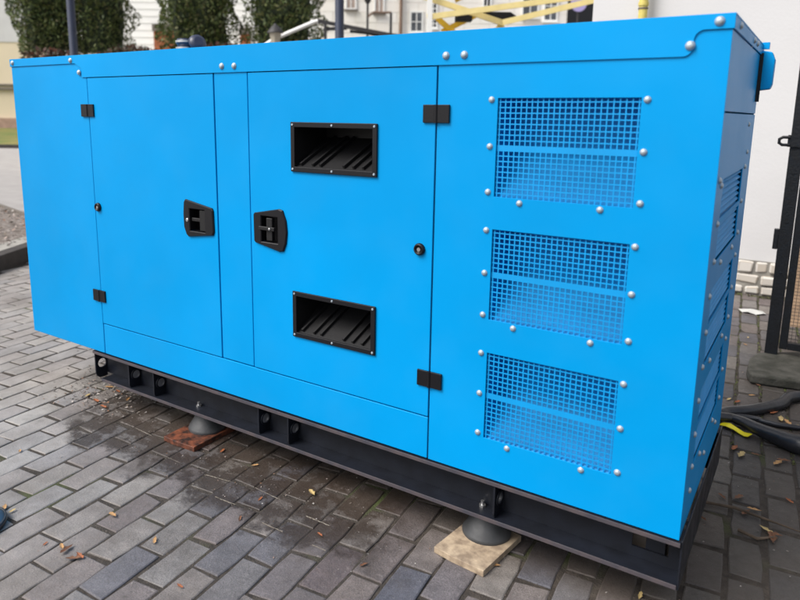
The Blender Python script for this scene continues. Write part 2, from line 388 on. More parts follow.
# kerb, planting bed, far verge on the left
kb = MB()
s = -6.0
while s < 7:
    a, b_, c_, d_ = kp(s, 0), kp(s + .985, 0), kp(s + .985, .13), kp(s, .13)
    kb.add([(p.x, p.y, z_) for z_ in (-.03, .135) for p in (a, b_, c_, d_)], [(0, 1, 5, 4), (1, 2, 6, 5), (2, 3, 7, 6), (3, 0, 4, 7), (4, 5, 6, 7), (3, 2, 1, 0)])
    s += 1.0
o = kb.build('kerb', M['kerbd'], bevel=.008); o['kind'] = 'structure'
ks = MB().add([(*kp(-6, .134)[:2], .128), (*kp(3.2, .134)[:2], .128), (*kp(3.2, .34)[:2], .124), (*kp(-6, .34)[:2], .124)], [(0, 1, 2, 3)]); o = ks.build('kerb_strip', M['conc']); o['kind'] = 'structure'
b0, b1 = G(0, 207, .1), G(22, 215, .1); bd = (b1 - b0).normalized()
bA = b0 - bd * 6
tt_ = (kp(0, .13) - b0).dot(KN) / bd.dot(KN); bB = b0 + bd * tt_; sB = (bB - K0).dot(KD)
flat('planting_bed', [kp(-5.9, .13)[:2], bB[:2], bA[:2]], .11, M['soil'])
ed = MB(); ed.bar((bA.x, bA.y, .05), (bB.x, bB.y, .05), .05, .17)
o = ed.build('bed_edging', M['trim']); o['kind'] = 'structure'
lt = MB(); rl = random.Random(11)
for _ in range(5200):
    s_, t_ = rl.uniform(-1.5, 3.2), rl.uniform(.2, 4.2)
    p = kp(s_, t_); h = rl.uniform(.008, .028); a = rl.uniform(0, 6.28); tl = rl.uniform(-.5, .5)
    e = Vector((math.cos(a), math.sin(a), tl)) * h; g_ = Vector((-math.sin(a), math.cos(a), rl.uniform(-.4, .4))) * h * .6
    p = Vector((p.x, p.y, .125 + abs(e.z) + abs(g_.z)))
    if (p - b0).cross(bd).z < .05: continue
    lt.add([p - e, p + g_, p + e, p - g_], [(0, 1, 2, 3)])
tag(lt.build('leaf_litter', M['grit']), 'pale grit and dead leaves scattered over the planting bed', 'leaf litter', kind='stuff')
DV = 25.0
v0 = W(-40, DV); v1 = W(-6, DV); v2 = W(-6, 49.5); v3 = W(-70, 49.5)
flat('grass_verge', [v0[:2], v1[:2], v2[:2], v3[:2]], .07, M['grass'])
o = MB().bar((v0.x, v0.y, .03), (v1.x, v1.y, .03), .2, .14).build('verge_kerb', M['kerbd']); o['kind'] = 'structure'

# ------------------------------------------------------------------ generator
# local frame = world; roof at z 1.575, floor of the cabin at .261, underside of the skid at .1175
T = 1.575
gen = empty('generator_set', (0, 0, 0), 0, 'bright blue enclosed generator cabinet on a charcoal steel skid, standing on the brick paving', 'generator')
x1, x2, x3, x4 = -2.4227, -1.6645, -1.4967, -.7485
zD, zS, zB = T - .0927, T - 1.1727, T - 1.3143
YD = .8073
gp = .0022
FX = -3.0
def panel(name, xa, xb, za, zb, y0=0.0, y1=.03, m='blue', parent=gen, bevel=.0025):
    return MB().box(xa + gp, xb - gp, y0, y1, za + gp, zb - gp).build(name, M[m], parent, bevel=bevel)
panel('side_panel', FX - gp, x1, zB - gp, T - .031)
panel('centre_post', x2, x3, zS, zD + .005)
panel('lower_panel', x1, x4, zB - gp, zS)
LR1 = (-1.812, -1.728, T - .684, T - .596); LR2 = (-1.440, -1.362, T - .684, T - .590)
def dholes(xa, xb, vents, lr):
    xs = sorted({xa, xb, lr[0], lr[1], *([V1 + fr, V2 - fr] if vents else [])}); zs = sorted({zS + gp, zD - gp, lr[2], lr[3], *([vz[1][0] + fr, vz[1][1] - fr, vz[0][0] + fr, vz[0][1] - fr] if vents else [])})
    H = set()
    for i in range(len(xs) - 1):
        for j in range(len(zs) - 1):
            x, z = (xs[i] + xs[i + 1]) / 2, (zs[j] + zs[j + 1]) / 2
            if lr[0] < x < lr[1] and lr[2] < z < lr[3]: H.add((i, j))
            if vents and V1 + fr < x < V2 - fr and (vz[1][0] + fr < z < vz[1][1] - fr or vz[0][0] + fr < z < vz[0][1] - fr): H.add((i, j))
    return MB().plate(xs, zs, H, -.0015, .03)
V1, V2 = -1.2976, -.9501
vz = [(T - .4257, T - .2604), (T - 1.0095, T - .8435)]
fr = .012
door1 = dholes(x1 + gp, x2 - gp, False, LR1).build('door', M['blue'], gen, bevel=.002)
door2 = dholes(x3 + gp, x4 - gp, True, LR2).build('door', M['blue'], gen, bevel=.002)
# right panel with three grille openings
m1, m2 = -.5592, -.1839
lou = [(T - .4566, T - .1853), (T - .8165, T - .5501), (T - 1.1869, T - .9182)]
xs = [x4 + gp, m1, m2, 0]; zs = [zB]
for a, b_ in reversed(lou): zs += [a, b_]
zs.append(T - .034)
MB().plate(xs, zs, {(1, 1), (1, 3), (1, 5)}, 0, .004).build('grille_panel', M['blue'], gen, bevel=.0008, seg=1)
# fascia of the roof: stepped lower edge
def arc(cx, cz, rr, a0, a1, n=6): return [(cx + rr * math.cos(math.radians(a0 + (a1 - a0) * i / n)), cz + rr * math.sin(math.radians(a0 + (a1 - a0) * i / n))) for i in range(n + 1)]
zE = T - .034
poly = [(FX - .004, T), (FX - .004, zE), (-2.497, zE), (-2.452, zE - .022), (-2.452, zD)] + [(-.100, zD)] + arc(-.100, zD + .022, .022, -90, 0, 5)[1:] + [(-.078, zE - .022)] + arc(-.056, zE - .022, .022, 180, 90, 5)[1:] + [(.004, zE), (.004, T)]
MB().prism(poly, -.0045, -.0008).build('roof_fascia', M['blue'], gen, bevel=.0008, seg=1)
# roof with turned-down lips
rf = MB(); rf.box(FX - .004, .004, -.0008, YD + .004, T - .004, T)
roof = rf.build('roof', M['blue'], gen)
MB().box(-.0005, .004, -.0008, YD + .004, zE, T - .0045).build('roof_lip', M['blue'], gen, bevel=.0008, seg=1)
MB().box(FX - .004, FX - .0005, -.0008, YD + .004, zE, T - .0045).build('roof_lip', M['blue'], gen)
# back, left end, floor, inner frame
MB().box(FX, -.004, YD - .003, YD, zB, T - .005).build('rear_panel', M['blue'], gen)
MB().box(FX - .0005, FX + .003, .031, YD - .004, zB, T - .005).build('end_panel', M['blue'], gen)
MB().box(FX + .004, -.004, .006, YD - .004, zB + .001, zB + .006).build('floor_plate', M['dark'], gen)
inn = MB(); inn.box(x1 - .03, x4 + .03, .20, .205, zB + .008, T - .006); inn.box(x4 - .003, x4 + .003, .006, .03, zB + .01, T - .05); 
inn.build('inner_frame', M['dark'], gen)
for xx in (x1, x2, x3, x4): MB().box(xx - .012, xx + .012, .0302, .034, zB + .01, T - .04).build('gap_shade_strip', M['dark'], gen)  # dark strips behind the door gaps, shade put in as colour
for za_ in (zD, zS): MB().box(x1 + .013, x4 - .013, .0345, .038, za_ - .012, za_ + .012).build('gap_shade_strip', M['dark'], gen)
# grille inserts
def grille(za, zb):
    p = (m2 - m1 + .02) / 26; xs = [m1 - .01]; H = set()
    for i in range(26): xs += [m1 - .01 + i * p + p * .115, m1 - .01 + i * p + p * .885]
    xs.append(m2 + .01)
    hh = (zb - za); pz = (hh - .004) / 18.0; zs = [za - .01]; z = za - .003; rows = []
    for k in range(9): zs += [z, z + pz * .77]; rows.append(len(zs) - 3 + 0); z += pz
    z = zb + .003 - 9 * pz
    for k in range(9): zs += [z + pz * .23, z + pz]; z += pz
    zs[-1] = zb + .003
    zs.append(zb + .01)
    for i in range(26):
        for k in range(18): H.add((1 + 2 * i, 1 + 2 * k))
    g = MB().plate(xs, zs, H, .0055, .0075).build('louvre_grille', M['blue_in'], gen)
    zm = (za + zb) / 2
    bf = MB()
    # sloping baffle, rising inwards from the sill; upper baffle deeper in
    A, B = m1 + .001, m2 + .014
    prof = [(.0085, za - .006), (.128, zm - .004), (.132, zb + .016), (.135, zb + .016), (.131, zm - .008), (.012, za - .012)]
    bf.prism(prof, A, B, 'yz')
    bf.box(A - .003, A, .0085, .13, za - .012, zb + .02); bf.box(B, B + .003, .009, .13, za - .012, zb + .02)
    bf.box(A, B, .0085, .13, zb + .017, zb + .02)
    bf.build('baffle', M['blue_in'], g)
    for bx, bz in ((-.578, zb - .004), (-.170, zb - .005), (-.578, zm + .004), (-.169, zm + .004), (-.578, za + .012), (-.483, za - .013), (-.264, za - .012), (-.167, za + .012)):
        bolt((bx, 0, bz), g, .0098)
    return g
MBOLT = None
def bolt(p, parent, rad=.0105, axis='y'):
    global MBOLT
    if MBOLT is None:
        b = MB(); Mx = Matrix.Rotation(math.radians(90), 4, 'X')
        b.lathe([(.0098, 0), (.0098, .0015), (.0082, .0022), (.0078, .0036), (.0068, .0050), (.0046, .0061), (.0018, .0065)], 14, Mx)
        o = b.build('bolt', M['bolt']); MBOLT = o.data; bpy.data.objects.remove(o)
    o = bpy.data.objects.new('bolt', MBOLT); o.location = p
    if axis == 'x': o.rotation_euler = (0, 0, math.radians(90))
    s_ = rad / .0105; o.scale = (s_, s_, s_)
    return link(o, parent)
for a, b_ in lou: grille(a, b_)
for x_, z_ in ((-2.979, .017), (-2.523, .021), (-2.468, .072), (-1.616, .070), (-1.555, .071), (-.721, .067), (-.664, .067), (-.085, .068), (-.028, .017)):
    bolt((x_, -.0045, T - z_), gen, .012)
# hinges
def hinge(xc, zc, dr):
    h = MB(); h.box(xc - .043, xc - .003, -.008, -.0015 if dr else 0, zc - .026, zc + .026); h.box(xc + .003, xc + .043, -.008, -.0005, zc - .026, zc + .026)
    Mx = Matrix.Translation((xc, -.006, zc - .026)); h.lathe([(.006, 0), (.006, .052)], 10, Mx)
    return h.build('hinge', M['black'], gen, bevel=.0015)
for xc, zc in ((-2.426, T - .2295), (-2.430, T - 1.0435), (-.7475, T - .229), (-.747, T - 1.044)): hinge(xc, zc, True)
# round locks
def lock(xc, zc):
    Mx = Matrix.Translation((xc, -.0015, zc)) @ Matrix.Rotation(math.radians(90), 4, 'X')
    k = MB().lathe([(.019, 0), (.019, .005), (.016, .011), (.012, .0112), (.012, .007), (.0, .007)], 20, Mx).build('lock', M['black'], gen)
    MB().lathe([(.006, .0072), (.006, .0085)], 12, Mx).build('lock_core', M['steel'], k)
lock(-2.397, T - .641); lock(-.793, T - .635)
# door latches: trapezoid black escutcheon with recess and lever
def annulus(outer, inner, cx, cz):
    def hit(poly, a):
        dx, dz = math.cos(a), math.sin(a); best = 9
        for i in range(len(poly)):
            (ax, az), (bx, bz) = poly[i], poly[(i + 1) % len(poly)]; ex_, ez_ = bx - ax, bz - az; den = dx * ez_ - dz * ex_
            if abs(den) < 1e-12: continue
            t = ((ax - cx) * ez_ - (az - cz) * ex_) / den; q = ((ax - cx) * dz - (az - cz) * dx) / den
            if t > 0 and -1e-6 <= q <= 1 + 1e-6: best = min(best, t)
        return (cx + dx * best, cz + dz * best)
    angs = sorted(math.atan2(z - cz, x - cx) for x, z in outer + inner)
    return [hit(outer, a) for a in angs], [hit(inner, a) for a in angs]
def latch(poly, lr, side, door):
    x0, x1_, z0, z1 = lr; cx, cz = (x0 + x1_) / 2, (z0 + z1) / 2
    rect = [(x0, z0), (x1_, z0), (x1_, z1), (x0, z1)]
    O, I = annulus(poly, rect, cx, cz); n = len(O); k = lambda P, f: [(cx + (x - cx) * f, cz + (z - cz) * f) for x, z in P]
    rings = [(O, -.0016), (O, -.006), (k(O, .96), -.0095), (k(I, 1.05), -.0095), (k(I, .99), -.007), (k(I, .985), .034)]
    vs_ = [(x, y, z) for rg, y in rings for x, z in rg]
    m_ = MB().add(vs_, [(q * n + i, q * n + (i + 1) % n, (q + 1) * n + (i + 1) % n, (q + 1) * n + i) for q in range(5) for i in range(n)])
    m_.add([(x, .034, z) for x, z in k(I, .985)], [tuple(range(n))])
    h = m_.build('door_latch', M['black'], door)
    lv = MB()
    if side < 0:
        lv.box(x0 + .004, x1_ - .030, -.002, .008, cz - .006, cz + .008); lv.box(x1_ - .034, x1_ - .002, -.004, .006, z0 + .004, z1 - .004)
        kx, kz = x0 - .012, cz - .002
    else:
        lv.box(x0 - .008, x1_ - .012, -.014, -.004, cz - .004, cz + .010); lv.box(x0 + .022, x0 + .05, -.006, .01, z0 + .006, z1 - .006)
        kx, kz = x0 + .045, cz + .003
    lv.build('lever', M['blackr'], h, bevel=.003)
    Mx = Matrix.Translation((kx, -.0096 if side < 0 else -.0141, kz)) @ Matrix.Rotation(math.radians(90), 4, 'X')
    MB().lathe([(.0075, 0), (.0075, .002), (.005, .003)] if side < 0 else [(.005, 0), (.005, .002), (.003, .003)], 12, Mx).build('key_core', M['steel'], h)
latch([(-1.835, T - .562), (-1.690, T - .586), (-1.684, T - .594), (-1.682, T - .676), (-1.688, T - .690), (-1.823, T - .708), (-1.834, T - .700), (-1.846, T - .672), (-1.848, T - .62), (-1.843, T - .572)], LR1, -1, door1)
latch([(-1.472, T - .582), (-1.357, T - .560), (-1.340, T - .564), (-1.325, T - .600), (-1.321, T - .640), (-1.326, T - .680), (-1.338, T - .708), (-1.355, T - .712), (-1.470, T - .690), (-1.476, T - .684), (-1.477, T - .588)], LR2, 1, door2)
# vents of the second door
def vent(za, zb):
    xs = [V1, V1 + .017, V2 - .017, V2]; zs = [za, za + .017, zb - .017, zb]
    v = MB().plate(xs, zs, {(1, 1)}, -.009, -.0016).build('air_vent', M['black'], door2, bevel=.002)
    A, B = V1 + .015, V2 - .015; c = MB()
    c.prism([(-.004, za + .014), (.17, za + .112), (.17, za + .108), (-.004, za + .010)], A, B, 'yz')
    c.box(A, B, .17, .173, za + .1, zb); c.box(A - .002, A, -.002, .17, za + .008, zb - .01); c.box(B, B + .002, -.002, .17, za + .008, zb - .01)
    c.box(A, B, -.002, .17, zb - .014, zb - .011)
    cc = c.build('vent_hood', M['blackr'], v)
    rb = MB()
    for k, fx in enumerate((.10, .26, .36, .66, .78, .90)):
        xx = A + (B - A) * fx; rb.bar((xx - .012, .004, za + .022), (xx + .012, .165, za + .112), .008, .016, up=(0, -.5, 1))
    rb.build('vent_rib', M['blackr'], v)
    for i, fx in enumerate((.009, (V2 - V1) / 2, V2 - V1 - .009)):
        for zz in (za + .009, zb - .009):
            Mx = Matrix.Translation((V1 + fx, -.009, zz)) @ Matrix.Rotation(math.radians(90), 4, 'X')
            MB().lathe([(.0042, 0), (.0042, .0012), (.003, .0026)], 10, Mx).build('screw', M['bolt'], v)
for a, b_ in vz: vent(a, b_)

# right end of the cabinet (x = 0)
yl, yr = .13, .60
el = [(T - .598, T - .383), (T - .878, T - .6645), (T - 1.158, T - .945)]
xs = [.0045, yl, yr, YD]; zs = [zB]
for a, b_ in reversed(el): zs += [a, b_]
zs.append(T - .2205)
MB().plate(xs, zs, {(1, 1), (1, 3), (1, 5)}, -.0045, -.0005, 'yz').build('louvre_panel', M['blue'], gen, bevel=.0006, seg=1)
MB().box(-.0045, -.0005, .0045, YD, T - .2165, T - .035).build('upper_end_panel', M['blue'], gen, bevel=.0006, seg=1)
MB().box(-.03, -.0055, .005, YD - .01, zB + .01, T - .02).box(-.028, -.027, .0, .001, zB, zB + .01).build('inner_lining', M['dark'], gen) if False else None
for a, b_ in el:
    g = MB(); n = 13
    for k in range(n):
        z = a + (b_ - a) * (k + .3) / n
        g.prism([(-.001 - .0035, z), (-.022, z + .016), (-.022, z + .018), (-.0035, z + .0022)], yl - .004, yr + .004, 'yz') if False else g.add(
            [(-.0050, y, z) for y in (yl - .004, yr + .004)] + [(-.022, y, z + .016) for y in (yl - .004, yr + .004)] + [(-.022, y, z + .018) for y in (yl - .004, yr + .004)] + [(-.0050, y, z + .0022) for y in (yl - .004, yr + .004)],
            [(0, 1, 3, 2), (2, 3, 5, 4), (4, 5, 7, 6), (6, 7, 1, 0), (0, 2, 4, 6), (1, 7, 5, 3)])
    g.box(-.0285, -.0255, yl - .02, yr + .02, a - .02, b_ + .02)
    zm = (a + b_) / 2; g.box(-.0045, -.0012, yl - .002, yr + .002, zm - .007, zm + .007)
    e = g.build('side_louvre', M['blue_in'], gen)
    for yy, zz in ((.085, b_ - .012), (.085, zm), (.095, a + .01), (.64, b_ + .003), (.64, zm + .003), (.64, a + .01), (.24, a - .016), (.50, a - .016)):
        bolt((0, yy, zz), e, .009, 'x')
bolt((0, .045, b_ + .565), gen, .009, 'x'); bolt((0, .62, T - .25), gen, .008, 'x'); bolt((0, .66, T - .335), gen, .008, 'x')
for yy in (.10, .46, .56): bolt((.004, yy, T - .017), gen, .010, 'x')
for yy, zz in ((.10, T - 1.22), (.35, T - 1.22), (.60, T - 1.22)): bolt((0, yy, zz), gen, .009, 'x')
# blue cover box by the far corner of the end
cb = MB(); cb.prism([(0.0, T - .145), (.036, T - .14), (.041, T - .125), (.042, T - .050), (.032, T - .026), (0, T - .02)], .755, .80)
cbo = cb.build('end_cover', M['blue'], gen, bevel=.004)
MB().bar((.012, .77, T - .016), (.012, .77, T + .004), .022, .02).build('lug', M['blue'], cbo)
MB().box(.0, .010, .742, .752, T - .18, T - .03).build('cover_shadow', M['black'], gen)  # black strip standing in for the shadow beside the cover box
# exhaust stub with rain cap on the roof
xc, yc = -2.315, .45
ex = MB().lathe([(.055, T), (.055, T + .012), (.040, T + .014), (.040, T + .075), (.046, T + .078), (.046, T + .088), (.040, T + .091), (.040, T + .10)], 20, Matrix.Translation((xc, yc, 0))).build('exhaust_stub', M['navy'], gen)
for zz_ in (.022, .052, .082): MB().lathe([(.0475, T + zz_), (.0475, T + zz_ + .010)], 20, Matrix.Translation((xc, yc, 0))).build('band', M['steel'], ex)
MB().lathe([(.0465, T + .035), (.0465, T + .048)], 20, Matrix.Translation((xc, yc, 0))).build('clamp', M['navy'], ex)
Mx = Matrix.Translation((xc + .078, yc, T + .080)) @ Matrix.Rotation(math.radians(62), 4, 'Y') @ Matrix.Rotation(math.radians(20), 4, 'X')
MB().lathe([(.036, -.014), (.042, -.004), (.036, .010), (.02, .016)], 20, Mx).build('rain_cap', M['navy'], ex)
MB().bar((xc + .03, yc, T + .085), (xc + .075, yc, T + .083), .02, .012).build('cap_pivot', M['navy'], ex)

# skid
SX0, SX1 = -2.511, .010
zt, zl = zB, T - 1.4575
web = .062
rail = MB()
rail.box(SX0, SX1 - .0055, -.004, web + .006, zt - .017, zt - .0035)            # top flange
rail.box(-2.462, SX1 - .0055, .000, web + .006, zl, zl + .014)                 # bottom flange
rail.build('skid_rail', M['base'], gen)
MB().box(SX0, SX1 - .0055, -.0062, -.0042, zt - .0165, zt - .004).build('flange_edge', M['lip'], gen, bevel=.0008)
MB().box(-2.462, SX1 - .0055, -.0022, -.0002, zl + .0005, zl + .0135).build('flange_edge', M['lip'], gen, bevel=.0008)
# web with the oval hole near its right end
wxs = [SX0, -.125, -.03, SX1 - .006]; wzs = [zl + .0145, T - 1.412, T - 1.372, zt - .0175]
MB().plate(wxs, wzs, {(1, 1)}, web, web + .006).build('skid_web', M['base'], gen)
MB().box(-.2, -.004, web + .05, web + .055, zl + .002, zt - .004).build('inner_plate', M['trim'], gen)
for gx in (SX0, -2.267, -2.099, -1.488, -1.340, -.520):
    n = 14; hz = (zt + zl) / 2 - .002; hy = .036; hr = .021
    out = [(.002, zt - .0175), (.002, zl + .028), (.008, zl + .012), (.022, zl + (.001 if gx == SX0 else .0145)), (web - .0005, zl + (.001 if gx == SX0 else .0145)), (web - .0005, zt - .0175)]
    # gusset plate with a round lashing hole: bridge outline to circle by nearest angle
    gm = MB(); import cmath
    angs = [2 * math.pi * k / 24 for k in range(24)]
    def hit(a):
        dy, dz = math.cos(a), math.sin(a); best = 9
        for i in range(len(out)):
            (ay, az), (by, bz) = out[i], out[(i + 1) % len(out)]
            ex_, ez_ = by - ay, bz - az; den = dy * ez_ - dz * ex_
            if abs(den) < 1e-9: continue
            t = ((ay - hy) * ez_ - (az - hz) * ex_) / den; q = ((ay - hy) * dz - (az - hz) * dy) / den
            if t > 0 and -1e-6 <= q <= 1 + 1e-6: best = min(best, t)
        return (hy + dy * best, hz + dz * best)
    angs += [math.atan2(z - hz, y - hy) % (2 * math.pi) for y, z in out]; angs = sorted(angs); N = len(angs)
    O = [hit(a) for a in angs]; I = [(hy + hr * math.cos(a), hz + hr * math.sin(a)) for a in angs]
    vs_ = [(gx + t, y, z) for t in (0, .006) for y, z in O] + [(gx + t, y, z) for t in (0, .006) for y, z in I]
    fs_ = []
    for i in range(N):
        j = (i + 1) % N
        fs_ += [(i, j, 2 * N + j, 2 * N + i), (N + i, 3 * N + i, 3 * N + j, N + j), (i, N + i, N + j, j), (2 * N + i, 2 * N + j, 3 * N + j, 3 * N + i)]
    gm.add(vs_, fs_); go = gm.build('gusset', M['base'], gen)
    if gx > -2.4:
        vv_ = MB()
        ring = lambda r0, r1, xx0, xx1: [((xx1 if s2 else xx0), hy + rr * math.cos(a), hz + rr * math.sin(a)) for s2 in (0, 1) for rr in (r0, r1) for a in [2 * math.pi * k / 20 for k in range(20)]]
        P_ = ring(.0185, .0255, gx + .0065, gx + .011); F_ = []
        for k in range(20):
            l = (k + 1) % 20
            F_ += [(k, l, 20 + l, 20 + k), (40 + k, 60 + k, 60 + l, 40 + l), (20 + k, 20 + l, 60 + l, 60 + k), (k, 40 + k, 40 + l, l)]
        vv_.add(P_, F_, True); vv_.build('hole_collar', M['base'], go)
MB().box(SX1 - .005, SX1, .001, YD, zl - .0005, zt - .001).build('skid_end', M['base'], gen, bevel=.0015)
bk_ = MB(); bk_.box(SX0, SX1 - .006, YD - .07, YD - .01, zl, zl + .01); bk_.box(SX0, SX1 - .006, YD - .07, YD - .01, zt - .012, zt - .001); bk_.box(SX0, SX1 - .006, YD - .045, YD - .038, zl + .0105, zt - .0125)
bk_.build('rear_skid_rail', M['base'], gen)
for xx in (-2.40, -1.42, -.46, -.09): MB().box(xx, xx + .05, web + .0065, YD - .071, zl + .02, zt - .013).build('cross_member', M['base'], gen)
MB().box(-2.40, -.04, web + .07, YD - .08, zt - .012, zt - .002).build('skid_floor', M['base'], gen)
for x_, z_ in ((-1.879, T - 1.345), (-.4, T - 1.351), (-.349, T - 1.346), (-1.144, T - 1.333)):
    Mx = Matrix.Translation((x_, web, z_ - .006)) @ Matrix.Rotation(math.radians(90), 4, 'X')
    MB().lathe([(.009, 0), (.009, .004), (.007, .005), (.007, .011)], 6, Mx, False).build('skid_bolt', M['steel'], gen)
# rubber feet, front and rear, on plywood squares
foot0 = None
zf = .022
for k, (fx, fy) in enumerate(((-.572, .088), (-1.865, .088), (-.572, YD - .088), (-1.865, YD - .088))):
    ft = MB().lathe([(.078, zf), (.079, zf + .006), (.076, zf + .012), (.060, zf + .036), (.048, zf + .060), (.042, zf + .076), (.034, zf + .082)], 32, Matrix.Translation((fx, fy, 0))).build('rubber_foot', M['rubber'], gen)
    MB().lathe([(.030, zf + .0835), (.030, zl - .0002)], 20, Matrix.Translation((fx, fy, 0))).build('washer', M['steel'], ft)
    MB().lathe([(.0055, zl + .0142), (.0055, zl + .034)], 10, Matrix.Translation((fx, fy - .042 if fy < .4 else fy, 0))).lathe([(.011, zl + .0142), (.011, zl + .021)], 6, Matrix.Translation((fx, fy - .042 if fy < .4 else fy, 0)), False).build('stud', M['steel'], ft)

def ply(name, cx, cy, sx_, sy_, rz, m, label, h=.0205):
    poly = [(-sx_ / 2, -sy_ / 2), (-.02, -sy_ / 2 - .003), (sx_ / 2, -sy_ / 2 + .002), (sx_ / 2 + .002, sy_ / 2), (-sx_ / 2 + .003, sy_ / 2 + .002)]
    o = MB().prism(poly, 0, h, 'xy').build(name, M[m], loc=(cx, cy, .0012), rz=rz, bevel=.0015)
    return tag(o, label, 'wooden pad')
pa = G(434, 547, .02); pb = G(483, 572, .02); d = (pb - pa); rz = math.atan2(d.y, d.x); n_ = Vector((-d.y, d.x, 0)).normalized(); c = (pa + pb) / 2 + n_ * .115
ply('plywood_pad', c.x, c.y, d.length, .23, rz, 'ply', 'pale bare plywood square under the rubber foot nearest the camera')
pa = G(163.7, 436.5, .02); pb = G(193.5, 448, .02); d = (pb - pa); rz = math.atan2(d.y, d.x); n_ = Vector((-d.y, d.x, 0)).normalized(); c = (pa + pb) / 2 + n_ * .12
ply('plywood_pad', c.x, c.y, d.length, .24, rz, 'redply', 'worn red faced plywood square with chipped edges under the farther rubber foot')
for fx, t_ in ((-.566, 'plywood square under the rear foot at the louvred end'), (-1.80, 'plywood square under the rear foot at the far end')):
    ply('plywood_pad', fx, YD - .068, .2, .2, .05, 'ply', t_)

# ------------------------------------------------------------------ things on the paving
def leaf_mesh(seed):
    rr = random.Random(seed); m_ = MB(); L_ = .03
    prof = [(-1, 0), (-.55, .32), (-.2, .22), (.1, .42), (.45, .2), (1, 0)]
    pts = []
    cur = rr.uniform(.15, .5)
    up = [(x * L_, y * L_, .003 + cur * .25 * L_ * (x * x) + abs(y) * L_ * cur) for x, y in prof]
    dn = [(x * L_, -y * L_ * rr.uniform(.7, 1.1), .003 + cur * .25 * L_ * (x * x) + abs(y) * L_ * cur) for x, y in prof[1:-1]]
    mid = [(x * L_, 0, .003 + cur * .25 * L_ * (x * x)) for x, y in prof[1:-1]]
    v = up + dn + mid
    U = list(range(6)); Dn = [0] + list(range(6, 10)) + [5]; Mi = [0] + list(range(10, 14)) + [5]
    f_ = []
    for i in range(5):
        f_.append(tuple(dict.fromkeys((Mi[i], Mi[i + 1], U[i + 1], U[i])))); f_.append(tuple(dict.fromkeys((Dn[i], Dn[i + 1], Mi[i + 1], Mi[i]))))
    m_.add(v, [q for q in f_ if len(q) > 2])
    o = m_.build('fallen_leaf', LEAFM[seed % 4]); me = o.data; bpy.data.objects.remove(o); return me
LEAFM = [mat('dry_leaf_' + n_, c_, .7, var=.3, vscale=60) for n_, c_ in (('russet', (.24, .075, .025)), ('tan', (.36, .20, .08)), ('brown', (.13, .055, .025)), ('straw', (.42, .31, .13)))]
LM = [leaf_mesh(i) for i in range(8)]
def leaf(p, size=1, k=None, lab='small dry curled leaf lying on the grey brick paving', cat='leaf', grp='fallen leaves scattered over the paving'):
    k = rl.randrange(8) if k is None else k
    o = bpy.data.objects.new('fallen_leaf', LM[k]); o.location = (p[0], p[1], .003); o.rotation_euler = (rl.uniform(-.1, .1), rl.uniform(-.1, .1), rl.uniform(0, 6.28)); o.scale = (size,) * 3
    link(o); kd = ('russet', 'tan', 'brown', 'straw coloured')[k % 4]
    wh = 'in the rubble by the left end of the skid' if p[0] < -2.0 and p[1] > -.25 else 'on the darker paving right of the generator' if p[0] > -.2 and p[1] > .2 else 'on the paving in front of the generator'
    tag(o, 'small %s dry leaf lying %s' % (kd, wh), cat, grp)
for px, py, s_ in ((67, 551, .9), (73, 560, .8), (80, 557, .7), (62, 548, .6), (5, 508, .7), (12, 512, .5), (312, 494, .9), (113, 516, .8), (222, 452, .7), (155, 541, .6), (255, 466, .5), (260, 500, .5),
                   (180, 587, .5), (45, 545, .4), (320, 536, .5), (364, 566, .5), (492, 566, .9), (497, 560, .6), (240, 520, .5), (110, 388, .9), (96, 402, 1.1), (118, 392, .8), (104, 408, .8), (88, 396, .7), (125, 381, .9), (128, 400, .7),
                   (742, 417, 1.0), (735, 449, 1.1), (741, 456, 1.2), (778, 464, 1.0), (784, 462, .9), (738, 499, 1.0), (746, 514, .9), (754, 511, .8), (766, 531, .9), (772, 540, 1.2), (775, 536, .8), (781, 420, 1.2), (788, 424, 1.0), (774, 414, .9),
                   (796, 428, .9), (752, 396, .6), (729, 400, .7), (737, 403, .8), (758, 386, .6), (745, 345, .6), (748, 338, .5), (789, 502, .7), (722, 498, .7), (703, 520, .6), (756, 456, .7), (640, 597, .6), (300, 430, .6), (20, 452, .5)):
    leaf(G(px, py), s_)
# twigs
for (a, b_, c_), lb in (((G(700, 503), G(735, 510), G(800, 534)), 'long thin dark twig lying in a paving joint beside the skid'), ((G(738, 532), G(757, 541), G(777, 539)), 'short reddish brown twig on the dark pavers right of the generator')):
    o = MB().tube([(p.x, p.y, .008) for p in (a, (a + b_) / 2, b_, (b_ + c_) / 2, c_)], [.006, .005, .0055, .004, .002], 6).build('twig', M['trunk']); tag(o, lb, 'twig')
# grit and crumbs of debris under the left end of the skid
db = MB()
def crumbs(cx, cy, sxx, syy, n, h0, h1):
    for _ in range(n):
        x_, y_ = rl.gauss(cx, sxx), rl.gauss(cy, syy); h = rl.uniform(h0, h1)
        q = [Vector((rl.uniform(-1, 1), rl.uniform(-1, 1), rl.uniform(-.2, .8))) * h for _ in range(4)]
        c0 = Vector((x_, y_, h * .3))
        db.add([c0 + v for v in q], [(0, 1, 2), (0, 2, 3), (0, 3, 1), (1, 3, 2)])
p_ = G(125, 383); crumbs(p_.x, p_.y, .16, .07, 520, .003, .010)
p_ = G(95, 398); crumbs(p_.x, p_.y, .15, .07, 350, .003, .010)
p_ = G(150, 375); crumbs(p_.x, p_.y, .12, .06, 260, .004, .012)
crumbs(-1.5, -.1, .6, .12, 500, .0015, .0045)
crumbs(.2, 1.4, .25, .5, 400, .002, .006)
crumbs(-1.2, -.5, .8, .3, 260, .0012, .003)
tag(db.build('debris', M['grit']), 'pale grit and crumbs of rubble on the paving by the left end of the skid', 'debris', kind='stuff')
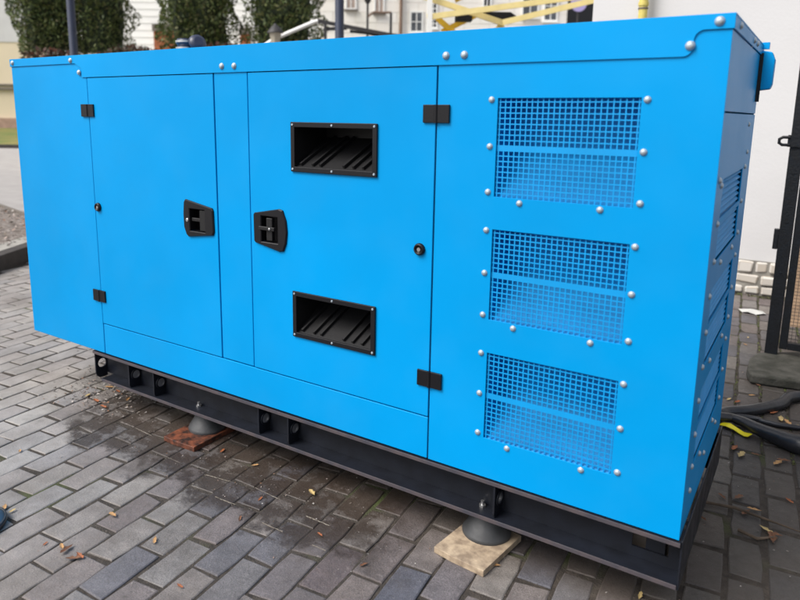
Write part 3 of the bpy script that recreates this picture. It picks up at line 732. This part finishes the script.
# pale mortar lines in joints (chalky streaks)
lm = MB()
for (u0, v0_), (u1, v1_) in (((215, 497), (236, 505)), ((255, 488), (280, 500)), ((306, 516), (330, 526)), ((262, 523), (283, 532)), ((206, 475), (231, 482)), ((135, 428), (152, 436)), ((168, 458), (180, 463)), ((312, 545), (326, 551)), ((150, 468), (166, 474))):
    a_, b2 = G(u0, v0_), G(u1, v1_)
    n_ = 22; L0 = []; R0 = []; T0 = []; nn = Vector((-(b2 - a_).y, (b2 - a_).x, 0)).normalized()
    for k in range(n_ + 1):
        p0 = a_.lerp(b2, k / n_) + nn * rl.uniform(-.0012, .0012); wd = rl.uniform(.0003, .0026) * (1 if 0 < k < n_ else .2)
        L0.append((*(p0 - nn * wd)[:2], .0005)); R0.append((*(p0 + nn * wd)[:2], .0005)); T0.append((*p0[:2], .0026))
    lm.add(L0 + T0 + R0, [(k, k + 1, n_ + 2 + k, n_ + 1 + k) for k in range(n_)] + [(n_ + 1 + k, n_ + 2 + k, 2 * n_ + 3 + k, 2 * n_ + 2 + k) for k in range(n_)])
tag(lm.build('lime_residue', M['kerbpale']), 'thin pale streaks of dried lime in the paving joints before the generator', 'residue', kind='stuff')
# black cables
def spline(pts, n=8):
    out = []
    for i in range(len(pts) - 1):
        p0, p1_, p2_, p3 = (Vector(pts[max(i - 1, 0)]), Vector(pts[i]), Vector(pts[i + 1]), Vector(pts[min(i + 2, len(pts) - 1)]))
        for k in range(n):
            t = k / n; out.append(.5 * ((2 * p1_) + (p2_ - p0) * t + (2 * p0 - 5 * p1_ + 4 * p2_ - p3) * t * t + (3 * p1_ - p0 - 3 * p2_ + p3) * t ** 3))
    out.append(Vector(pts[-1])); return out
def gz(px, py, z):
    p = G(px, py, z); return (p.x, p.y, z)
cz = .022
o = MB().tube(spline([(-.5, 1.35, cz), gz(705, 414, cz), gz(728, 412, cz), gz(752, 410, cz), gz(780, 404, cz), gz(800, 396, cz + .005), (.62, 2.15, cz + .01), (1.1, 2.2, cz)]), .026, 14).build('cable', M['cable']); tag(o, 'black rubber cable running from behind the generator towards the gate post', 'cable')
cz = .034
o = MB().tube(spline([(-.55, 1.25, cz), gz(715, 416, cz), gz(738, 420, cz), gz(760, 430, cz), gz(780, 438, cz), gz(800, 445, cz), gz(840, 452, cz), (.9, 1.6, cz)]), [.020 + .021 * min(1, max(0, (k - 14) / 26)) for k in range(57)], 16).build('cable', M['cable']); tag(o, 'thicker glossy black hose curving past the yellow tag', 'hose')
cz = .013
o = MB().tube(spline([(-.4, 1.4, cz), gz(745, 417, cz), gz(765, 422, cz), gz(800, 428, cz), (.8, 1.75, cz)]), .012, 12).build('cable', M['cable']); tag(o, 'thin black cable lying between the two thicker ones', 'cable')
# yellow tag
a, b_ = G(721, 423, .015), G(750, 435, .015); d = (b_ - a); nn = Vector((-d.y, d.x, 0)).normalized()
y_ = MB(); vs_ = []
for t, wd, zz in ((0, .017, .012), (.25, .018, .02), (.5, .012, .016), (.75, .0125, .008), (.9, .02, .010), (1, .016, .014)):
    p = a + d * t; vs_ += [(p.x - nn.x * wd, p.y - nn.y * wd, zz), (p.x + nn.x * wd, p.y + nn.y * wd, zz + .003)]
y_.add(vs_, [(2 * i, 2 * i + 2, 2 * i + 3, 2 * i + 1) for i in range(5)])
o = y_.build('plastic_tag', M['tape']); sm = o.modifiers.new('s', 'SOLIDIFY'); sm.thickness = .003; tag(o, 'bright yellow plastic strap end lying beside the black hose', 'strap')
# disc at the left edge of the picture
c = G(-29, 523, .02); dd = empty('dished_disc', (c.x, c.y, 0), 0, 'steel blue round disc with a black rubber rim lying on the paving', 'disc')
MB().lathe([(.096, .003), (.097, .02), (.03, .026)], 32).build('plate', M['discb'], dd)
MB().lathe([(.1, .001), (.104, .01), (.1025, .022), (.0975, .024), (.0975, .001)], 32).build('rim', M['cable'], dd)
# paper scrap and pale stone near the wall
c = G(752, 313); pm = MB(); n = 10
vs_ = [(c.x, c.y, .03)] + [(c.x + .09 * math.cos(k * .628) * rl.uniform(.7, 1.1), c.y + .05 * math.sin(k * .628), .004 + .012 * (k % 2)) for k in range(n)]
pm.add(vs_, [(0, 1 + k, 1 + (k + 1) % n) for k in range(n)]); tag(pm.build('paper_scrap', M['paper']), 'crumpled white scrap lying on the mossy setts by the white wall', 'paper')

# ------------------------------------------------------------------ white building on the right
WY = G(741, 293).y; wl = onY(592, 10, WY).x
wb = empty('white_building', (wl, WY, 0), 0, 'plain white rendered building close behind the generator, with a rough stone plinth', 'building')
ptz = .27
MB().box(0, 9, .03, 7, 0, 7.0).build('wall', M['whitewall'], wb)
pl = MB(); rr = random.Random(5); z = 0
edges = [0, .075, .165, .27]
for k in range(3):
    x = 0.0; zl0, zr0 = [0, 0], None; pb_, pt_ = 0, 0
    while x < 4.5:
        wd = rr.choice([rr.uniform(.07, .13), rr.uniform(.14, .30)]); nb = rr.uniform(-.014, .014) if k else 0; ntp = rr.uniform(-.014, .014) if k < 2 else rr.uniform(-.004, .002)
        tl = rr.uniform(-.012, .012); dp = rr.uniform(.004, .03); g_ = .005
        P = [(x + g_ - (0 if x == 0 else .0), edges[k] + pb_ + g_), (x + wd - g_ + tl, edges[k] + nb + g_), (x + wd - g_ - tl * .4, edges[k + 1] + ntp - g_), (x + g_, edges[k + 1] + pt_ - g_)]
        mx_ = (P[0][0] + P[1][0]) / 2
        pl.add([(q[0], .0295, q[1]) for q in P] + [(q[0] + (mx_ - q[0]) * .06, -dp + rr.uniform(-.006, .006), q[1] + (.004 if i_ < 2 else -.004)) for i_, q in enumerate(P)], [(0, 1, 2, 3), (4, 5, 6, 7), (0, 1, 5, 4), (1, 2, 6, 5), (2, 3, 7, 6), (3, 0, 4, 7)])
        x += wd; pb_, pt_ = nb, ntp
M['plinth'] = leafmat('whitewashed_stone', [(.50, .47, .42), (.58, .56, .52), (.42, .37, .31), (.55, .52, .48)], .85)
pl.build('plinth', M['plinth'], wb, bevel=.014)
MB().box(-.01, 9.02, .005, .0295, -.02, .265).build('plinth_mortar', M['kerbc'], wb)
MB().box(-.3, 9.3, -.25, 7.2, 7.003, 7.2).build('roof_slab', M['wtrim'], wb)
# moss line at its foot
ms = MB()
for _ in range(1500):
    x_ = rl.uniform(wl, 1.6); y_ = WY - abs(rl.gauss(0, .045)) - .02; h = rl.uniform(.004, .014)
    a = rl.uniform(0, 6.28); e = Vector((math.cos(a), math.sin(a), rl.uniform(.2, 1))) * h; g_ = Vector((-math.sin(a), math.cos(a), 0)) * h * .5; p = Vector((x_, y_, .001))
    ms.add([p - g_, p + g_, p + e], [(0, 1, 2)])
for _ in range(2600):          # moss tufts in the joints of the old setts
    x_, y_ = rl.uniform(-.45, .6), rl.uniform(1.2, 3.9); loc = Vector((x_, y_, 0)) - org
    vloc = loc.dot(BV) / PW; 
    vj = round(vloc); p = Vector((x_, y_, 0)) + BV * ((vj - vloc) * PW) + BV * rl.gauss(0, .004); h = rl.uniform(.003, .011); a = rl.uniform(0, 6.28)
    e = Vector((math.cos(a), math.sin(a), rl.uniform(.2, .9))) * h; g_ = Vector((-math.sin(a), math.cos(a), 0)) * h * .6; p.z = -.003
    ms.add([p - g_, p + g_, p + e], [(0, 1, 2)])
M['moss'] = leafmat('moss', [(.05, .07, .015), (.09, .10, .03), (.04, .05, .012)], .9)
tag(ms.build('moss', M['moss']), 'green moss along the foot of the white wall and in the paving joints', 'moss', kind='stuff')
# yellow gas pipe on the wall
px_ = onY(643.5, 5, WY - .06).x
gpz = MB().lathe([(.034, .3), (.034, 4.5)], 16, Matrix.Translation((0, 0, 0)))
gpo = empty('gas_pipe', (px_, WY - .06, 0), 0, 'yellow vertical pipe with ring collars fixed to the white wall', 'pipe')
gpz.build('pipe', M['pipe'], gpo)
cz_ = onY(643, 8.5, WY - .06).z
MB().lathe([(.038, cz_ - .006), (.038, cz_ + .006)], 16).build('collar', M['trim'], gpo)
MB().lathe([(.040, cz_ + .02), (.040, cz_ + .045)], 16).build('collar', M['pipe'], gpo)
MB().box(-.012, .012, .03, .085, cz_ - .5, cz_ - .47).build('bracket', M['trim'], gpo)

# ------------------------------------------------------------------ gate
ga = empty('metal_gate', (.05, 2.44, 0), 0, 'black steel gate with fine wire mesh and a square post, right of the generator', 'gate')
MB().box(0, .062, 0, .062, .05, 2.5).build('gate_post', M['gateblk'], ga, bevel=.003)
gl = MB(); gl.box(.066, .104, .01, .05, .09, 2.3); gl.box(.1045, 1.5, .012, .048, .09, .13); gl.box(.1045, 1.5, .012, .048, 2.26, 2.3); gl.box(1.4, 1.44, .0115, .0485, .131, 2.259)
gl.build('gate_frame', M['gateblk'], ga, bevel=.002)
wm = MB(); x = .118
while x < 1.395: wm.box(x, x + .0022, .029, .0312, .131, 2.259); x += .019
z = .15
while z < 2.25: wm.box(.105, 1.399, .0315, .0337, z, z + .0022); z += .019
wm.build('wire_mesh', M['steel'] if False else M['iron'], ga)
lt_ = MB(); zz = onY(795, 141, 2.42).z
lt_.tube([(-.002, -.012, zz + .018), (-.035, -.016, zz + .018), (-.05, -.018, zz + .008), (-.05, -.018, zz - .012), (-.035, -.016, zz - .022), (-.002, -.012, zz - .022)], .008, 8); lt_.box(-.012, .075, -.012, -.001, zz - .032, zz + .03)
lt_.build('latch', M['gateblk'], ga)
z2 = onY(783, 240, 2.44).z
MB().box(-.024, -.001, .004, .04, z2 - .055, z2 + .055).build('hinge_plate', M['gateblk'], ga, bevel=.002)
for zz in (z2 + .36, z2 - .18, z2 + .1):
    MB().tube([(.03, -.0005, zz), (.03, -.004, zz)], .006, 8).build('rivet', M['gateblk'], ga)
sb = MB(); H_ = .055; cpts = [G(747, 368, H_), G(751, 374, H_), G(800, 381, H_), G(870, 386, H_), G(870, 352, H_), G(800, 351, H_), G(758, 352, H_), G(750, 357, H_)]
sb.prism([(p.x - .05, p.y - 2.44) for p in cpts], 0, H_, 'xy'); o = sb.build('gate_footing', M['footc'], loc=(.05, 2.44, 0), bevel=.014)
tag(o, 'weathered concrete footing under the black gate post', 'footing')
bb = onY(786, 325, 3.3)
o = MB().box(0, 1.1, 0, .02, 0, .75).build('leaning_board', M['board'], loc=(bb.x, 3.3, .0), bevel=.002); o.location.z = .12 * 0; o.rotation_euler = (math.radians(-6), 0, 0)
tag(o, 'brown wooden board leaning behind the wire mesh gate', 'board')

# ------------------------------------------------------------------ street behind (local frame turned with YAW)
def street(name, a, D, label, cat, group=None, z=0): return empty(name, W(a, D, z), YAW, label, cat, group)
# terrace with retaining wall
aL, _ = bk(34, 60, 16.5); aR, _ = bk(322, 60, 16.5); TZ = 2.1
o = MB().box(0, aR - aL, 0, 8.5, -.02, TZ).build('terrace', M['cream'], loc=W(aL, 16.5), rz=YAW); o['kind'] = 'structure'
# far left building
fb = street('beige_building', -60, 50, 'far beige building with dark string courses and a reddish plinth at the left edge', 'building')
_, zt1 = bk(5, 118, 50); _, zc1 = bk(5, 90, 50); _, zc2 = bk(5, 86, 50)
MB().box(0, 52, 0, 12, -.02, 14).build('wall', M['beige'], fb)
_, z40 = bk(5, 42, 50)
MB().box(0, 52, -.04, -.005, z40, 14).build('upper_wall', M['whitewall'], fb)
MB().box(0, 52.02, -.25, -.004, -.02, zt1).build('plinth', M['pink'], fb)
MB().box(0, 52.03, -.18, -.003, zc1, zc1 + .12).build('string_course', M['trim'], fb); MB().box(0, 52.03, -.18, -.003, zc2 + .02, zc2 + .14).build('string_course', M['trim'], fb)
# house with boarded front
DH = 24
hx0, _ = bk(45, 30, DH); hx1, _ = bk(318, 30, DH)
sh = street('boarded_house', hx0, DH, 'white house front with wide horizontal boards behind the dark conifers', 'house', z=0)
bdm = MB(); z = 2.0; k = 0
while z < 9:
    bdm.prism([(0, z), (-.018, z + .004), (-.003, z + .228), (0, z + .23)], 0, hx1 - hx0, 'yz'); z += .232
bdm.build('cladding', M['wtrim'], sh)
MB().box(0, hx1 - hx0, .003, 9, -.02, 9.2).build('wall', M['wtrim'], sh)
for (ua, ub, va, vb) in ((153, 176, 31, 60), (108, 122, 42, 60), (240, 250, 34, 44)):
    a0, zt_ = bk(ua, va, DH - .1); a1, zb_ = bk(ub, vb, DH - .1)
    f_ = MB().box(a0 - hx0, a1 - hx0, -.06, -.021, zb_, zt_).build('door', M['rust'], sh); MB().box(a0 - hx0 - .02, a1 - hx0 + .02, -.14, -.022, zt_, zt_ + .22).build('lintel', M['trim'], f_)
# cream stone house
sx0 = hx1 + .02; sx1, _ = bk(640, 30, DH)
ch = street('stone_house', sx0, DH, 'cream ashlar house front with small windows behind the stair railing', 'house')
aw = MB(); z = 0.0; k = 0; rr = random.Random(4)
while z < 9:
    x = -(k % 2) * .35
    while x < sx1 - sx0:
        wd = rr.uniform(.55, .9); xa, xb = max(0, x), min(sx1 - sx0, x + wd)
        if xb - xa > .05: aw.box(xa + .006, xb - .006, -.02 - rr.uniform(0, .01), -.001, z + .006, z + .334)
        x += wd
    z += .34; k += 1
M['ashlar'] = leafmat('cream_ashlar', [(.82, .79, .71), (.87, .84, .78), (.84, .80, .73), (.88, .86, .81)], .85)
aw.build('ashlar', M['ashlar'], ch)
MB().box(0, sx1 - sx0, 0, 9, -.02, 9.2).build('wall', M['cream'], ch)
for (ua, ub, va, vb, mm) in ((347, 355, -40, 8, 'pinkw'), (376, 383, -40, 12, 'pinkw'), (411.5, 421.5, 12.5, 31, 'glass'), (524, 537, -8, 16, 'glass'), (546, 556, -8, 20, 'glass'), (430.5, 436, 4, 13, 'dark'), (430.5, 436, 20, 27, 'dark'), (485, 490, -20, 6, 'dark')):
    if mm == 'pinkw' and 'pinkw' not in M: M['pinkw'] = mat('curtained_glass', (.42, .33, .28), .4, var=.2, vscale=4)
    a0, zt_ = bk(ua, va, DH - .05); a1, zb_ = bk(ub, vb, DH - .05)
    a0 -= sx0; a1 -= sx0
    fw = MB().plate([a0 - .05, a0, a1, a1 + .05], [zb_ - .05, zb_, zt_, zt_ + .05], {(1, 1)}, -.07, -.031).build('window', M['wtrim'], ch)
    MB().box(a0, a1, -.05, -.04, zb_, zt_).build('pane', M[mm], fw)
    cb_ = MB(); cb_.box((a0 + a1) / 2 - .015, (a0 + a1) / 2 + .015, -.062, -.051, zb_, zt_); cb_.box(a0, a1, -.060, -.0515, (zb_ + zt_) / 2 - .012, (zb_ + zt_) / 2 + .012); cb_.build('glazing_bar', M['wtrim'], fw)
    MB().box(a0 - .09, a1 + .09, -.13, -.031, zb_ - .1, zb_ - .052).build('sill', M['trim'] if ua < 400 else M['wtrim'], fw)
a0, zt_ = bk(570, -30, DH - .05); a1, _ = bk(597, 10, DH - .05)
dw = MB().box(a0 - sx0, a1 - sx0, -.06, -.032, 2.2, zt_).build('doorway', M['dark'], ch)
a_, _ = bk(401, 10, DH - .15); dp = MB().tube([(a_ - sx0, -.12, 1), (a_ - sx0, -.12, 9)], .055, 10).build('downpipe', M['brownpipe'], ch)
# lilac round sign in front of the doorway
a_, z_ = bk(578.5, 3.5, DH - 1); rs = street('round_sign', a_, DH - 1, 'pale lilac round sign on a thin post before the dark doorway', 'sign')
MB().lathe([(.26, -.015), (.265, 0), (.26, .015)], 28, Matrix.Translation((0, -.04, z_)) @ Matrix.Rotation(math.radians(90), 4, 'X') @ Matrix.Scale(1, 4)).build('disc', M['lilac'], rs)
MB().lathe([(.03, 0), (.03, z_)], 10).build('post', M['iron'], rs)
# iron arch
D_ = 22
a0, _ = bk(367.5, 20, D_); a1, z1 = bk(391, 12.5, D_); am, zm_ = bk(380, 12.5, D_); _, z0 = bk(369, 17, D_); _, zb_ = bk(367, 2, D_)
ia = street('iron_arch', a0, D_, 'thin dark iron lamp bracket and arch before the cream house front', 'arch')
MB().tube([(0, 0, 0), (0, 0, zb_)], .035, 8).build('post', M['iron'], ia); MB().tube([(a1 - a0, 0, 0), (a1 - a0, 0, z1)], .04, 8).build('post', M['iron'], ia)
MB().tube(spline([(0, 0, z0), ((am - a0) * .5, 0, z0 + .14), (am - a0, 0, zm_), (a1 - a0, 0, z1)]), .035, 8).build('arch_bar', M['brownpipe'], ia)
MB().lathe([(.05, zb_ - .05), (.11, zb_ + .05), (.13, zb_ + .25), (.03, zb_ + .4)], 12).build('lantern', M['iron'], ia)
# ramp and railing
D_ = 14.5
aS, zS_ = bk(318, 21, D_); aE, zE_ = bk(411, 38, D_); aW0, zW0 = bk(274, 39, D_)
rp = MB().prism([(aS, 0), (aE + 3, 0), (aE + 3, .1), (aE, zE_ - .95), (aS, zS_ - .95)], D_ + .15, D_ + 1.6)
o = rp.build('ramp', M['conc'], loc=FOOT, rz=YAW); o['kind'] = 'structure'
rl_ = street('stair_railing', aS, D_, 'black stair railing with a white handrail rising towards the conifers', 'railing')
MB().tube([(aW0 - aS - .9, 0, zW0 - .62), (aW0 - aS, 0, zW0), (-.08, 0, zS_ - .02), (0, 0, zS_)], .042, 10).build('handrail', M['white'], rl_)
MB().bar((0, 0, zS_), (aE - aS + 1.2, 0, zE_ - .23), .05, .075).build('top_rail', M['iron'], rl_)
sl_ = (zE_ - zS_) / (aE - aS)
MB().bar((.12, .02, zS_ - .16), (.6, .02, zS_ - .13), .04, .07).build('lower_rail', M['iron'], rl_)
MB().prism([(.66, zS_ + sl_ * .66 - .05), (.66, zS_ - .22), (1.0, zS_ - .25), (aE - aS, zE_ - .12), (aE - aS, zE_ - .03)], .03, .07).build('side_panel', M['iron'], rl_)
for t_ in (.15, 1.3, 2.4):
    if t_ < aE - aS + .6: MB().box(t_ - .03, t_ + .03, -.03, .03, 0, zS_ + sl_ * t_ - .04).build('post', M['iron'], rl_)
MB().box(aW0 - aS - .5 - .03, aW0 - aS - .5 + .03, -.03, .03, 0, zW0 - .38).build('post', M['iron'], rl_)
# garden lantern
D_ = 12; a_, z_ = bk(275.5, 40, D_); _, zt_ = bk(275.5, 23.5, D_)
ln = street('garden_lantern', a_, D_, 'small lantern with a dark conical cap on a post below the white handrail', 'lamp'); hh = zt_ - z_
MB().lathe([(.055, 0), (.04, .2), (.03, 1), (.03, z_ - .12), (.06, z_ - .1)], 14).build('post', M['iron'], ln)
MB().lathe([(.065, z_ - .1), (.105, z_ + hh * .42)], 8, None, False).build('glass', M['lampglass'], ln)
MB().lathe([(.145, z_ + hh * .43), (.14, z_ + hh * .48), (.055, z_ + hh * .86), (.03, z_ + hh * .9), (.02, z_ + hh)], 16).build('cap', M['iron'], ln)
# poles
for (ua, D_, rr_, lb) in ((70.3, 10.5, .058, 'navy steel pole rising in front of the leftmost conifer'), (339.5, 10, .064, 'navy steel pole between the conifers and the cream house front')):
    a_, _ = bk(ua, 0, D_); o = MB().lathe([(.11, 0), (.11, .02), (rr_ + .02, .03), (rr_ + .02, .5), (rr_, .54), (rr_, 6)], 18).build('steel_pole', M['navy'], loc=W(a_, D_), rz=YAW); tag(o, lb, 'pole')
# yellow scissor lift
D_ = 10; ao, _ = bk(503, 22, D_)
sf = street('scissor_lift', ao, D_, 'pale yellow steel lift with crossed arms parked behind the generator', 'lift')
def pt(u_, v_, dy=0):
    a, z = bk(u_, v_, D_ + dy); return (a - ao, dy, z)
for (p0, p1_, dy) in (((427, 17.2), (650, -13), 0), ((410, -8), (503, 23), .12), ((503, 22.5), (640, -11), 0)):
    MB().bar(pt(*p0, dy), pt(*p1_, dy), .045, .078).build('arm', M['yel'], sf)
for (p0, p1_, dy) in (((437, 18), (462, 40), .7), ((442, 32), (482, 12), .75), ((455, 0), (480, -12), .7)):
    MB().bar(pt(*p0, dy), pt(*p1_, dy), .05, .08).build('rear_arm', M['yel2'], sf)
q0, q1 = pt(484, 12, .35), pt(519, 20, .35)
MB().prism([(q0[0], q0[2]), (pt(504, 20.5)[0], q1[2]), (q1[0] + .02, pt(519, 16)[2]), (pt(515, 11.5)[0], q0[2] + .0)], .32, .5).build('control_box', M['dark'], sf)
q0, q1 = pt(456, 15, .35), pt(472, 21, .35)
MB().box(q0[0], q1[0], .32, .5, q1[2], q0[2]).build('cylinder_block', M['dark'], sf)
MB().box(-1.3, 1.3, .05, .85, .28, .75).build('chassis', M['yel2'], sf, bevel=.03)
for sx_ in (-.9, .9):
    for yy in (-.05, .80):
        Mx = Matrix.Translation((sx_, yy, .22)) @ Matrix.Rotation(math.radians(-90), 4, 'X'); MB().lathe([(.12, 0), (.22, .02), (.22, .13), (.12, .15)], 20, Mx).build('wheel', M['rubber'], sf)
zj = pt(503, 22)[2]
for a0_, a1_ in ((-1.1, 0), (1.1, 0)): MB().bar((a0_, .2, .76), (a1_, .2, zj - .02), .045, .078).build('arm', M['yel'], sf)
MB().bar((pt(432, 17)[0], .0, .75), (pt(429, 17)[0], 0, pt(429, -20)[2]), .06, .07).build('mast', M['wtrim'], sf)
pz = pt(500, -18)[2]; MB().box(-1.4, 2.2, -.1, .9, pz + .35, pz + .45).build('platform', M['yel2'], sf)

# ------------------------------------------------------------------ conifers and hedge
def foliage(name, parent, pts_fn, n, size, m, seed):
    rr = random.Random(seed); mb = MB()
    for _ in range(n):
        p, nrm = pts_fn(rr)
        s_ = size * rr.uniform(.5, 1.3)
        t = Vector((rr.gauss(0, 1), rr.gauss(0, 1), rr.gauss(.4, 1))).normalized(); t = (t + nrm * .5).normalized()
        q = t.cross(Vector((rr.gauss(0, 1), rr.gauss(0, 1), rr.gauss(0, 1)))).normalized()
        mb.add([p - t * s_, p + q * s_ * .45, p + t * s_, p - q * s_ * .4], [(0, 1, 2, 3)])
    return mb.build(name, M[m], parent)
def conifer(ua, ub, vb, D, H, seed, n, lab, loose=0.0, name='conifer'):
    a0, zb = bk(ua, vb, D); a1, _ = bk(ub, vb, D); ac = (a0 + a1) / 2; rad = (a1 - a0) / 2
    t = street(name, ac, D, lab, 'tree', 'row of dark columnar conifers before the house', z=TZ)
    zb -= TZ
    MB().tube([(0, 0, -.02), (.02, 0, zb * .6), (0, .03, zb + .5), (0, 0, H * .8)], [.10, .085, .07, .02], 8).build('trunk', M['trunk'], t)
    ph = [random.Random(seed + k).uniform(0, 6.28) for k in range(8)]
    def fn(rr):
        h = rr.random() ** .9; a = rr.uniform(0, 6.2832)
        env = (1 - h ** 3.0) * (.92 + .12 * min(1, h * 5))
        lump = 1 + .10 * math.sin(3 * a + ph[0] + 9 * h) + .09 * math.sin(5 * a + ph[1] - 14 * h) + .10 * math.sin(h * 38 + ph[2] + 2 * a) + loose * math.sin(h * 60 + ph[3] + 3 * a)
        rd = rad * env * lump * (1 - .55 * rr.random() ** 2.2)
        return Vector((math.cos(a) * rd, math.sin(a) * rd, zb + h * (H - zb))), Vector((math.cos(a), math.sin(a), .6))
    foliage('crown', t, fn, int(n * 2.0), .052, 'thuja', seed)
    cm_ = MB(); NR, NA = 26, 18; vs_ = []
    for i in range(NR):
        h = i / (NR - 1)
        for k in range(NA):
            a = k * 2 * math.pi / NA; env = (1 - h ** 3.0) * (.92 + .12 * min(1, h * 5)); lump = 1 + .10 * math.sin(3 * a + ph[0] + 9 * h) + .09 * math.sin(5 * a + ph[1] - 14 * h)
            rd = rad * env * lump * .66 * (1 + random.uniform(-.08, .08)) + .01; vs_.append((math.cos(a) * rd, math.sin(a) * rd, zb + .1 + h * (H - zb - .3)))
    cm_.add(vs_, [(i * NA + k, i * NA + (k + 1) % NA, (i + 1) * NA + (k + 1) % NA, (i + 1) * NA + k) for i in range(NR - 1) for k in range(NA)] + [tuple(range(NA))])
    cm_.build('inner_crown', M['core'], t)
conifer(19, 80, 53, 18, 7.4, 1, 17000, 'dense dark conifer at the far left, the widest of the row')
conifer(74, 131, 56, 18.3, 7.2, 2, 10000, 'looser dark conifer with pale gaps, just right of the left steel pole', .1)
conifer(162, 238, 56, 18, 7.6, 3, 17000, 'dark conifer rising behind the exhaust on the generator roof')
conifer(247, 320, 52, 18, 7.4, 4, 14000, 'dark conifer behind the small garden lantern', .06)
ha, _ = bk(24, 56, 17); hb, _ = bk(318, 40, 17)
hg = street('low_hedge', ha, 17, 'low reddish hedge along the foot of the conifers', 'hedge', z=TZ)
def hf(rr):
    x = rr.uniform(0, hb - ha); top = .62 + .1 * math.sin(x * 3) + .3 * x / (hb - ha); return Vector((x, rr.uniform(-.25, .35), rr.uniform(0, top))), Vector((0, -.5, .8))
foliage('hedge_leaves', hg, hf, 9000, .06, 'hedge', 9)
MB().box(0.1, hb - ha - .1, -.1, .2, 0, .45).build('hedge_core', M['trunk'], hg)
